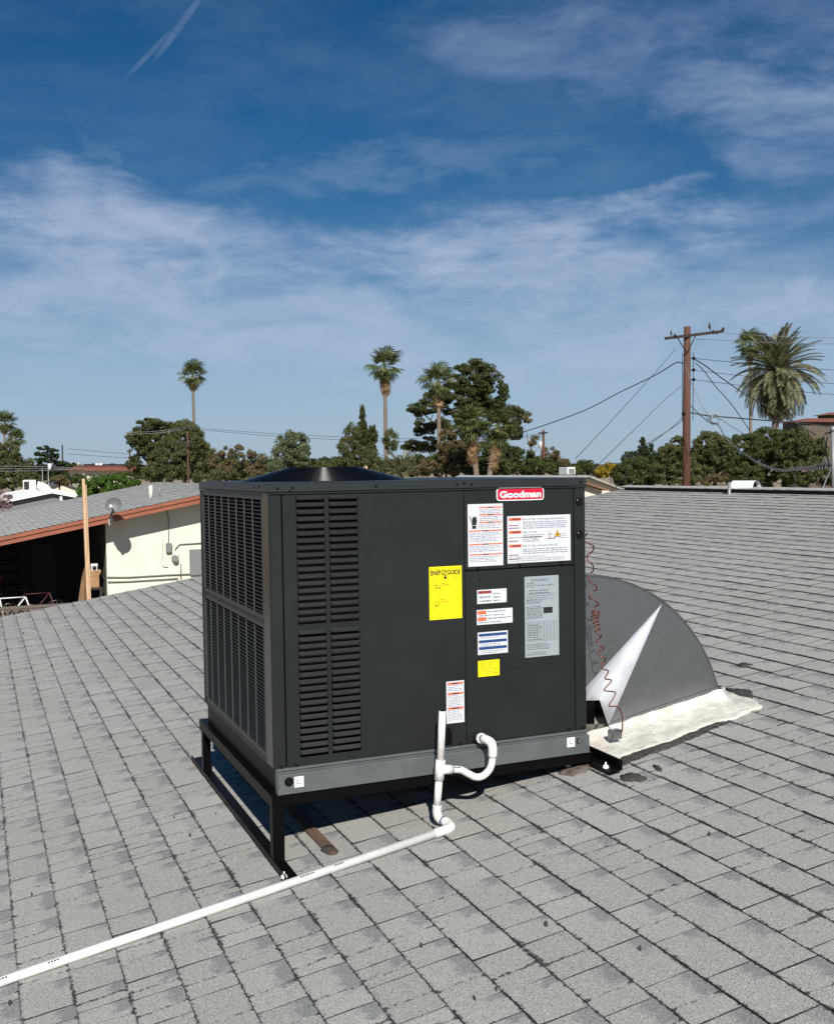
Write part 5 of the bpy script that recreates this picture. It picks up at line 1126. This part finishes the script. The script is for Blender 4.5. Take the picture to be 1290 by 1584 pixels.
# ---------------------------------------------------------------- trees
def leaf_mesh(C_, Nn, size, elong, rng, name, m_, parent, tint, droop=0.0, kind=None):
    n = len(C_); r = rng.normal(size=(n, 3)); r[:, 2] -= droop*2
    T = r - Nn*(r*Nn).sum(1, keepdims=True); T /= np.linalg.norm(T, axis=1, keepdims=True)+1e-9
    B = np.cross(Nn, T); sz = size*rng.uniform(.55, 1.35, (n, 1))
    a = T*sz*elong; c = B*sz
    V = np.stack([C_-a, C_-c*.6-a*.1, C_+a, C_+c*.6+a*.1], 1).reshape(-1, 3)
    o = (V.min(0)+V.max(0))/2
    me = bpy.data.meshes.new(name); me.vertices.add(4*n); me.vertices.foreach_set('co', (V-o).ravel())
    me.loops.add(4*n); me.loops.foreach_set('vertex_index', np.arange(4*n)); me.polygons.add(n)
    me.polygons.foreach_set('loop_start', np.arange(n)*4); me.polygons.foreach_set('loop_total', np.full(n, 4)); me.update(calc_edges=True)
    me.materials.append(m_)
    ca = me.color_attributes.new('tint', 'FLOAT_COLOR', 'POINT'); t4 = np.repeat(np.concatenate([tint, np.zeros((n, 1)), np.ones((n, 1))], 1), 4, 0); ca.data.foreach_set('color', t4.ravel())
    ob = bpy.data.objects.new(name, me); col.objects.link(ob); place(ob, o, parent)
    if kind: ob['kind'] = kind
    return ob
def clumps(blobs, y, clump, rng, dens, depth=1.0, shell=.5):
    out = []
    for (px, py, rx, ry) in blobs:
        c = np.array(P(px, py, y)); s_ = S(c); k = max(4, int(dens*3.6*rx*ry/(clump*clump)))
        d = rng.normal(size=(k, 3)); d /= np.linalg.norm(d, axis=1, keepdims=True); r = rng.uniform(shell, 1.0, (k, 1))**.6
        p_ = c+d*r*np.array([rx*s_-clump*s_*.5, rx*s_*depth, ry*s_-clump*s_*.5])
        out.append(np.concatenate([p_, np.full((k, 1), s_)], 1))
    return np.concatenate(out)
SEED = [100]
def crown(parent, m_, y, blobs, clump=6.0, dens=1.0, leaf=1.5, elong=1.4, flat=.8, depth=1.0, per=None, droop=0.0, name='crown', shell=.5, out=1.0, kind=None):
    leaf *= .82
    SEED[0] += 1; rng = np.random.default_rng(SEED[0]); K = clumps(blobs, y, clump, rng, dens, depth, shell)
    per = per or int(5.0*clump*clump/(leaf*leaf*elong)*1.25)
    n = len(K)*per; c = np.repeat(K[:, :3], per, 0); s_ = np.repeat(K[:, 3:4], per, 0); rs = np.repeat(rng.uniform(.6, 1.25, (len(K), 1)), per, 0)
    d = rng.normal(size=(n, 3)); d /= np.linalg.norm(d, axis=1, keepdims=True)
    rad = clump*s_*rs*rng.uniform(.35, 1.0, (n, 1))**.5
    p_ = c+d*rad*np.array([1, 1, flat]); p_[:, 2:3] -= droop*clump*s_*rng.uniform(0, 1, (n, 1))**2
    Nn = d*out+rng.normal(size=(n, 3))*.75; Nn /= np.linalg.norm(Nn, axis=1, keepdims=True)
    tint = np.stack([np.clip(np.repeat(rng.uniform(0, 1, len(K)), per)*.6+rng.uniform(0, .5, n), 0, 1), rng.uniform(0, 1, n)], 1)
    return leaf_mesh(p_, Nn, float(K[:, 3].mean())*leaf, elong, rng, name, m_, parent, tint, droop, kind)
def limbs(parent, y, base_px, top_pts, w_px, m_=None, seed=1, name='trunk', fork=.45):
    R_ = random.Random(seed); b0 = P(base_px[0], base_px[1], y); s_ = S(b0); base = Vector((b0.x, y, GZ-.05)); q = MB()
    fk = Vector((b0.x, y, b0.z)); q.tube([base, base.lerp(fk, .5)+Vector((R_.uniform(-.1, .1), 0, 0)), fk], [w_px*s_*1.3, w_px*s_*1.05, w_px*s_*.8], 8)
    for (x, yy) in top_pts:
        e = P(x, yy, y+R_.uniform(-1, 1)*8*s_); m1_ = fk.lerp(e, .5)+Vector((R_.uniform(-4, 4)*s_, R_.uniform(-3, 3)*s_, R_.uniform(-3, 1)*s_))
        q.tube(arc([fk, m1_, e], 4), [w_px*s_*.6*(1-.75*j/8) for j in range(9)], 6)
        for k in range(3):
            f0 = m1_.lerp(e, .2+.25*k); f1 = f0+Vector((R_.uniform(-14, 14), R_.uniform(-10, 10), R_.uniform(2, 14)))*s_; q.tube([f0, f1], [w_px*s_*.22, w_px*s_*.06], 4)
    return q.build(name, m_ or M['bark'], parent)
def tree(name, label, y, base_px, cat='tree', group=None):
    b0 = P(base_px[0], base_px[1], y); return thing(name, label, cat, (b0.x, y, GZ), group)
# big pine behind the unit
t = tree('pine_tree', 'big dark clumpy pine towering right of the middle palms', 96, (730, 720))
limbs(t, 96, (728, 700), [(740, 590), (700, 660), (655, 640), (790, 660), (720, 640)], 5.5, seed=2)
crown(t, L_PINE, 96, [(735, 590, 42, 36), (760, 610, 32, 34), (715, 615, 40, 34), (745, 638, 46, 26), (790, 645, 34, 18), (668, 625, 22, 20), (645, 633, 16, 14), (655, 660, 22, 16), (640, 690, 20, 12), (662, 688, 18, 16), (785, 668, 28, 16), (700, 650, 28, 20)], clump=7.5, dens=1.05, leaf=1.5, flat=.55, depth=.8)
t = tree('shrub', 'dry brownish growth at the right foot of the big pine', 92, (835, 720), 'bush'); limbs(t, 92, (830, 722), [(812, 660), (822, 680), (840, 690)], 2.0, M['grey_twig'], 3); crown(t, L_BROWN, 92, [(815, 648, 12, 9), (822, 680, 12, 12), (850, 700, 18, 14), (862, 716, 20, 12)], clump=5, dens=.5, leaf=1.2)
t = tree('low_green_tree', 'low green foliage filling in behind the two shaggy palms', 86, (690, 730)); limbs(t, 86, (690, 732), [(680, 715), (720, 715)], 2, seed=44)
crown(t, L_GREEN, 86, [(650, 718, 30, 16), (690, 712, 34, 20), (735, 706, 34, 26), (775, 704, 30, 24), (610, 724, 24, 12)], clump=6, leaf=1.4)
t = tree('broadleaf_tree', 'dense green tree low behind the right half of the unit', 80, (800, 725)); limbs(t, 80, (800, 730), [(790, 700), (820, 700)], 3, seed=4)
crown(t, L_GREEN, 80, [(800, 712, 34, 24), (830, 722, 28, 18), (770, 722, 26, 18), (745, 725, 26, 18)], clump=6, leaf=1.5)
t = tree('olive_tree', 'brown green brush under the big pine', 82, (700, 725)); limbs(t, 82, (700, 730), [(690, 700), (720, 690)], 2.5, seed=5)
crown(t, L_BROWN, 82, [(700, 705, 26, 24), (690, 680, 18, 22), (725, 690, 20, 20), (650, 722, 30, 16), (705, 725, 34, 14)], clump=6, dens=.8, leaf=1.4)
# small trees left of the pine
t = tree('cypress_tree', 'dark pointed cypress with a shoulder spire in the middle distance', 84, (562, 715)); limbs(t, 84, (562, 715), [(560, 650)], 2.5, seed=6)
crown(t, L_PINE, 84, [(560.5, 640, 4.5, 15), (561, 660, 8, 14), (563, 680, 12, 18), (577, 672, 8, 16), (570, 700, 16, 20)], clump=3.4, dens=1.3, leaf=1.2, elong=1.8, flat=1.4, shell=.2)
t = tree('feathery_tree', 'feathery grey green tree at the left foot of the pointed cypress', 78, (545, 715)); limbs(t, 78, (545, 715), [(538, 670), (552, 680)], 2, seed=7)
crown(t, L_OLIVE, 78, [(545, 668, 14, 18), (538, 690, 18, 18), (560, 705, 22, 18), (530, 718, 22, 14), (590, 720, 26, 16), (604, 680, 12, 20), (497, 722, 22, 10)], clump=5, dens=.8, leaf=1.2, elong=2.2, droop=.8)
t = tree('rounded_tree', 'rounded grey green tree between the bare tree and the cypress', 88, (452, 715)); limbs(t, 88, (452, 715), [(445, 685), (462, 690)], 3, seed=8)
crown(t, L_GREY, 88, [(452, 686, 27, 20), (440, 705, 22, 20), (466, 705, 20, 22), (425, 722, 18, 10)], clump=7, leaf=1.5, flat=.9)
t = tree('bare_mesquite_tree', 'sparse brownish mesquite with dark branches right of the big left tree', 64, (355, 740)); limbs(t, 64, (352, 742), [(340, 700), (375, 700), (395, 715), (360, 695), (330, 705), (405, 708)], 2.6, M['dark_wood'], 9)
crown(t, L_BROWN, 64, [(365, 706, 36, 20), (395, 715, 22, 18), (340, 715, 24, 20), (370, 730, 40, 12)], clump=5.5, dens=.42, leaf=1.15, elong=1.8)
crown(t, L_OLIVE, 64, [(330, 735, 40, 12), (390, 738, 40, 10)], clump=6, dens=.9, leaf=1.4, name='undergrowth')
# big left group
t = tree('evergreen_tree', 'dark green evergreen, left half of the big left tree group', 72, (235, 730)); limbs(t, 72, (235, 720), [(225, 670), (245, 660), (210, 690)], 4, seed=10)
crown(t, L_PINE, 72, [(232, 662, 26, 20), (212, 682, 18, 18), (240, 690, 32, 28), (230, 715, 34, 24), (255, 670, 26, 20)], clump=7, leaf=1.5, flat=.6)
t = tree('mesquite_tree', 'wide olive green mesquite, right half of the big left tree group', 66, (285, 735)); limbs(t, 66, (285, 730), [(270, 690), (300, 680), (315, 700), (260, 700)], 4, seed=11)
crown(t, L_OLIVE, 66, [(290, 682, 32, 28), (310, 700, 22, 26), (262, 700, 30, 30), (300, 722, 38, 22), (250, 730, 34, 18), (285, 662, 20, 14)], clump=6, dens=1.0, leaf=1.25, elong=2.4, droop=.7)
t = tree('round_hedge_tree', 'dense bright green rounded bush behind the neighbour roof', 42, (175, 770), 'bush'); limbs(t, 42, (175, 775), [(150, 755), (200, 755)], 3, seed=12)
crown(t, L_HEDGE, 42, [(150, 757, 30, 24), (180, 752, 30, 20), (205, 760, 24, 20), (165, 772, 40, 18), (132, 765, 16, 20)], clump=5.5, dens=1.1, leaf=1.7, elong=1.2, flat=.8)
t = tree('layered_pine_tree', 'grey green pine with layered tiers at the far left', 78, (75, 735)); limbs(t, 78, (75, 735), [(72, 695)], 2.5, seed=13)
crown(t, L_DARK, 78, [(68, 693, 11, 5), (80, 697, 10, 5), (60, 702, 12, 5), (84, 706, 14, 6), (70, 712, 20, 6), (92, 717, 12, 6), (62, 722, 16, 7), (80, 727, 20, 8), (75, 738, 22, 8)], clump=3.6, dens=1.1, leaf=1.2, flat=.45)
t = tree('leafy_tree', 'brown green tree mass below the palms at the left edge', 70, (20, 745)); limbs(t, 70, (20, 745), [(10, 710), (30, 715)], 3, seed=14)
crown(t, L_OLIVE, 70, [(12, 700, 22, 20), (0, 720, 26, 28), (32, 722, 22, 20), (10, 742, 40, 16), (46, 742, 20, 12)], clump=6, leaf=1.4)
t = tree('dark_shrub', 'dark green shrub between the layered pine and the blue glass block', 90, (110, 740), 'bush'); limbs(t, 90, (110, 742), [(112, 735)], 1.5, seed=15); crown(t, L_GREEN, 90, [(108, 738, 14, 10), (122, 741, 12, 8), (200, 738, 26, 10)], clump=4.5, leaf=1.3)
t = tree('brown_shrub', 'small reddish brown bush beside the dark roofed house', 64, (92, 748), 'bush'); limbs(t, 64, (92, 748), [(90, 740)], 1.5, seed=16); crown(t, L_BROWN, 64, [(90, 742, 14, 8), (100, 745, 10, 7)], clump=4, leaf=1.2)
t = tree('bare_shrub', 'bare purplish shrub at the left edge before the white roof', 40, (5, 785), 'bush'); limbs(t, 40, (4, 785), [(0, 765), (10, 768), (14, 775), (-6, 770)], 1.3, M['grey_twig'], 17); crown(t, L_PURP, 40, [(4, 770, 15, 12), (0, 782, 20, 8)], clump=4, dens=.5, leaf=1.0, elong=2)
# right side
t = tree('distant_tree', 'far dark tree just above the right end of the unit', 120, (905, 722)); limbs(t, 120, (905, 724), [(905, 716)], 1.5, seed=18); crown(t, L_GREEN, 120, [(905, 720, 16, 10), (885, 727, 18, 8), (925, 726, 14, 8)], clump=4.5, leaf=1.2)
t = tree('yellow_flowering_shrub', 'bush full of yellow flowers right of the unit', 62, (945, 728), 'bush'); limbs(t, 62, (945, 735), [(945, 722)], 1.5, seed=19); crown(t, L_YEL, 62, [(938, 724, 14, 10), (952, 729, 12, 11), (932, 732, 14, 8)], clump=4.5, leaf=1.3)
t = tree('small_cypress_tree', 'small pointed conifer rising from dark bushes left of the pole', 92, (996, 700)); limbs(t, 92, (996, 700), [(994, 685)], 1.6, seed=20)
crown(t, L_DARK, 92, [(994, 683, 4, 8), (995, 694, 8, 8), (1007, 692, 4, 7), (996, 705, 12, 10)], clump=3, leaf=1.1, dens=1.3, flat=.7)
t = tree('dark_bush', 'dark green bush left of the wooden pole', 56, (985, 745), 'bush'); limbs(t, 56, (985, 745), [(975, 725), (1000, 720)], 2.5, seed=21)
crown(t, L_GREEN, 56, [(985, 722, 28, 18), (965, 735, 20, 20), (1005, 735, 24, 20), (985, 747, 36, 12)], clump=6, leaf=1.5)
t = tree('olive_bush', 'wispy olive bush at the left side of the wooden pole', 52, (1035, 745), 'bush'); limbs(t, 52, (1035, 745), [(1025, 700), (1045, 705)], 2.5, seed=22)
crown(t, L_OLIVE, 52, [(1035, 705, 22, 22), (1030, 730, 26, 24), (1060, 730, 26, 28), (1050, 690, 16, 18)], clump=6, dens=.9, leaf=1.3, elong=2.2)
t = tree('mesquite_bush', 'tall olive bush with dry twigs just right of the wooden pole', 54, (1095, 745), 'bush'); limbs(t, 54, (1095, 748), [(1080, 700), (1105, 720), (1120, 725), (1085, 735), (1110, 738)], 2.2, M['grey_twig'], 23)
crown(t, L_OLIVE, 54, [(1100, 690, 30, 26), (1085, 715, 26, 24), (1115, 700, 26, 26)], clump=6, dens=1, leaf=1.3, elong=2.0)
crown(t, L_BROWN, 54, [(1085, 742, 26, 12), (1105, 738, 24, 14)], clump=5, dens=.4, leaf=1.1, name='undergrowth')
t = tree('green_bush', 'dense green bush under the date palm', 56, (1170, 745), 'bush'); limbs(t, 56, (1170, 745), [(1160, 690), (1190, 690)], 3, seed=24)
crown(t, L_GREEN, 56, [(1155, 695, 28, 30), (1180, 684, 28, 26), (1205, 692, 28, 32), (1150, 735, 34, 20), (1195, 738, 34, 20), (1130, 722, 24, 26)], clump=6.5, leaf=1.5)
t = tree('wispy_olive_tree', 'olive tree at the right edge before the stone building', 52, (1250, 745)); limbs(t, 52, (1250, 745), [(1240, 690), (1262, 700)], 3, seed=25)
crown(t, L_OLIVE, 52, [(1232, 684, 26, 24), (1255, 698, 26, 26), (1240, 730, 34, 26), (1275, 735, 28, 18)], clump=6, leaf=1.3, elong=2.0)
# far tree line closing the horizon
bl = []; R_ = random.Random(12)
for px in range(-120, 1420, 15): up_ = 9 if 320 < px < 880 else 16 if px > 960 else 0; bl.append((px, 729-(px/1290)*4-up_*.6+R_.uniform(-3, 3), R_.uniform(12, 20), R_.uniform(8, 12)+up_*.6))
SEED[0] += 1
hh_ = crown(None, L_DARK, 170, bl, clump=4.5, dens=1.0, leaf=1.4, name='far_tree_line', kind='stuff'); tag(hh_, 'continuous dark line of far trees closing the horizon behind everything', 'tree line')

# palms -----------------------------------------------------------
def fan_frond_mesh(name, m_, seed, pet=.55, bl=.62, droop=.25):
    R_ = random.Random(seed); V = []; F_ = []; T = []
    def addq(vs, t): o = len(V); V.extend(vs); F_.append(tuple(range(o, o+len(vs)))); T.extend([t]*len(vs))
    addq([(0, -.025, 0), (pet, -.014, .03), (pet, .014, .03), (0, .025, 0)], (.9, .9, 0, 1))
    n = 15
    for i in range(n):
        a = R(-118+236*i/(n-1)); L_ = bl*R_.uniform(.85, 1.1)*(1-.25*abs(a)/2.1); w_ = .042; t = (R_.random(), R_.random(), 0, 1)
        ca, sa = math.cos(a), math.sin(a); px_, py_ = -sa, ca; z1, z2 = .02, -droop*L_*R_.uniform(.7, 1.4)
        m_x, m_y = pet+ca*L_*.6, sa*L_*.6; e = (pet+ca*L_, sa*L_, .03+z2)
        addq([(pet, 0, .03), (m_x-px_*w_, m_y-py_*w_, z1), e, (m_x+px_*w_, m_y+py_*w_, z1)], t)
    return mk(name, V, F_, T, m_)
def mk(name, V, F_, T, m_):
    me = bpy.data.meshes.new(name); me.from_pydata(V, [], F_); me.materials.append(m_)
    ca = me.color_attributes.new('tint', 'FLOAT_COLOR', 'POINT'); ca.data.foreach_set('color', np.array(T, float).ravel()); return me
def pinnate_mesh(name, m_, seed, L_=2.6, droop=1.0, lw=.026, ll=.42):
    R_ = random.Random(seed); V = []; F_ = []; T = []; n = 30; pts = []
    for i in range(n+1):
        t = i/n; pts.append(Vector((L_*(t-.12*droop*t*t*t), 0, L_*(.10*t-.34*droop*t*t))))
    def addq(vs, tt): o = len(V); V.extend([tuple(v) for v in vs]); F_.append(tuple(range(o, o+len(vs)))); T.extend([tt]*len(vs))
    for i in range(n):
        w_ = .028*(1-i/n)+.006; addq([pts[i]+Vector((0, -w_, 0)), pts[i+1]+Vector((0, -w_, 0)), pts[i+1]+Vector((0, w_, 0)), pts[i]+Vector((0, w_, 0))], (.9, .9, 0, 1))
    for i in range(3, n+1):
        for s_ in (-1, 1):
            t = i/n; l_ = ll*(1-.55*abs(t-.45)*1.6)*R_.uniform(.85, 1.1); tn = (pts[i]-pts[i-1]).normalized(); d = (Vector((0, s_, .30))*.8+tn*.75).normalized(); tt = (R_.random(), R_.random(), 0, 1)
            e = pts[i]+d*l_+Vector((0, 0, -.10*l_)); m1_ = pts[i]+d*l_*.5; addq([pts[i], m1_-tn*lw, e, m1_+tn*lw], tt)
    return mk(name, V, F_, T, m_)
FANS = [fan_frond_mesh('fan_frond', L_PALM, i, .55+.08*i, .66, .10+.16*i) for i in range(3)]
DEADF = [fan_frond_mesh('dead_fan_frond', L_DEAD, 9+i, .45, .6, .9) for i in range(2)]
DATES = [pinnate_mesh('date_frond', L_DATE, 20+i, 2.6, .95+.3*i, .045, .5) for i in range(3)]
DATED = [pinnate_mesh('dead_date_frond', L_DEAD, 30, 2.3, .5)]
def frond(parent, me, name, c, az, el, scale, roll=0.0):
    ob = bpy.data.objects.new(name, me); col.objects.link(ob); ob.parent = parent; ob.location = c-WL[parent.name]
    ob.rotation_mode = 'XYZ'; ob.rotation_euler = (roll, -el, az); ob.scale = (scale,)*3; return ob
def fan_palm(label, y, cx_, cy_, rpx, bx_, by_, trunk_px, live=40, dead=12, seed=1, name='fan_palm_tree', skirt=0, group='tall fan palms', squash=1.0):
    R_ = random.Random(seed); c = P(cx_, cy_, y); s_ = S(c); b0 = P(bx_, by_, y); dz = c.z-b0.z; lean = (b0.x-c.x)/dz; base = Vector((c.x+lean*(c.z-GZ), y, GZ-.05))
    t = thing(name, label, 'palm tree', base, group); q = MB(); N = 16
    q.tube([base.lerp(c, i/N) for i in range(N+1)], [trunk_px*s_*.5*(1.25-.35*i/N)*(1.05 if i % 2 else .97) for i in range(N+1)], 9); q.build('trunk', M['palm_trunk'], t)
    sc0 = rpx*s_/1.02
    for i in range(live):
        u = (i+.5)/live; el = R(86-148*u**.85)+R_.uniform(-.15, .15); az = i*2.39996+R_.uniform(-.2, .2)
        frond(t, FANS[i % 3], 'frond', c+Vector((0, 0, .05*(1-u)*rpx*s_)), az, el, sc0*R_.uniform(.85, 1.08)*(1.0 if el > -.3 else .85), R_.uniform(-.4, .4))
    for i in range(dead):
        el = R(-R_.uniform(62, 86)); az = i*2.39996+1
        frond(t, DEADF[i % 2], 'dead_frond', c+(base-c).normalized()*((.18+.25*R_.random()+skirt*i/max(1, dead))*rpx*s_), az, el, sc0*R_.uniform(.5, .68), R_.uniform(-.5, .5))
    return t
fan_palm('tallest slender fan palm, standing right of the pointed cypress', 100, 595, 568, 29, 597, 705, 5.6, seed=1, dead=22, skirt=.7, live=34)
fan_palm('slender fan palm whose crown overlaps the big pine', 88, 678, 592, 29, 680, 735, 6.2, seed=2, dead=16, skirt=.5, live=34)
fan_palm('lone fan palm rising above the big left tree group', 104, 298, 581, 22, 300, 650, 4.4, seed=3, dead=12, skirt=.35, live=30)
fan_palm('fan palm at the left edge, taller of the pair', 92, 8, 655, 18, 6, 690, 3.2, seed=4, dead=5, skirt=.2)
fan_palm('fan palm at the left edge, shorter of the pair', 88, 25, 680, 15, 24, 700, 2.8, seed=5, dead=5, skirt=.2)
fan_palm('shaggy fan palm in front of the big pine, left of its pair', 76, 728, 658, 31, 737, 735, 8.5, seed=6, dead=30, skirt=1.2, live=44)
fan_palm('shaggy fan palm in front of the big pine, right of its pair', 74, 770, 662, 32, 757, 735, 8.5, seed=7, dead=32, skirt=1.3, live=44)
fan_palm('thin fan palm standing behind the left side of the date palm', 100, 1160, 534, 24, 1161, 665, 4.2, seed=8, dead=6, skirt=.3)
def date_palm(label, y, cx_, cy_, rpx, bx_, by_, trunk_px, n, nd, seed, lo=-62, group='date palms', scale_dead=.9):
    R_ = random.Random(seed); c = P(cx_, cy_, y); s_ = S(c); b0 = P(bx_, by_, y); lean = (b0.x-c.x)/max(.1, (c.z-b0.z)); base = Vector((c.x+lean*(c.z-GZ), y, GZ-.05))
    t = thing('date_palm_tree', label, 'palm tree', base, group); q = MB(); N = 14
    q.tube([base.lerp(c, i/N) for i in range(N+1)], [trunk_px*s_*.5*(1.15+(.25 if i > 10 else 0))*(1.06 if i % 2 else .96) for i in range(N+1)], 10); q.build('trunk', M['palm_trunk'], t); sc0 = rpx*s_/2.45
    for i in range(n):
        u = (i+.5)/n; el = R(84+(lo-84)*u**.9)+R_.uniform(-.1, .1); az = i*2.39996+R_.uniform(-.15, .15)
        frond(t, DATES[0 if u < .35 else 1 if u < .7 else 2], 'frond', c, az, el, sc0*R_.uniform(.88, 1.08), R_.uniform(-.25, .25))
    for i in range(nd):
        frond(t, DATED[0], 'dead_frond', c-Vector((0, 0, .12*rpx*s_)), i*2.39996, R(-R_.uniform(55, 84)), sc0*R_.uniform(.8, 1.08)*scale_dead, R_.uniform(-.3, .3))
    return t
date_palm('large full crowned date palm at the right above the bushes', 66, 1203, 576, 72, 1199, 665, 9, 150, 60, 5, lo=-80)
date_palm('low young date palm with upright feathery fronds behind the middle of the unit', 58, 624, 736, 44, 624, 745, 6, 34, 0, 6, lo=10)
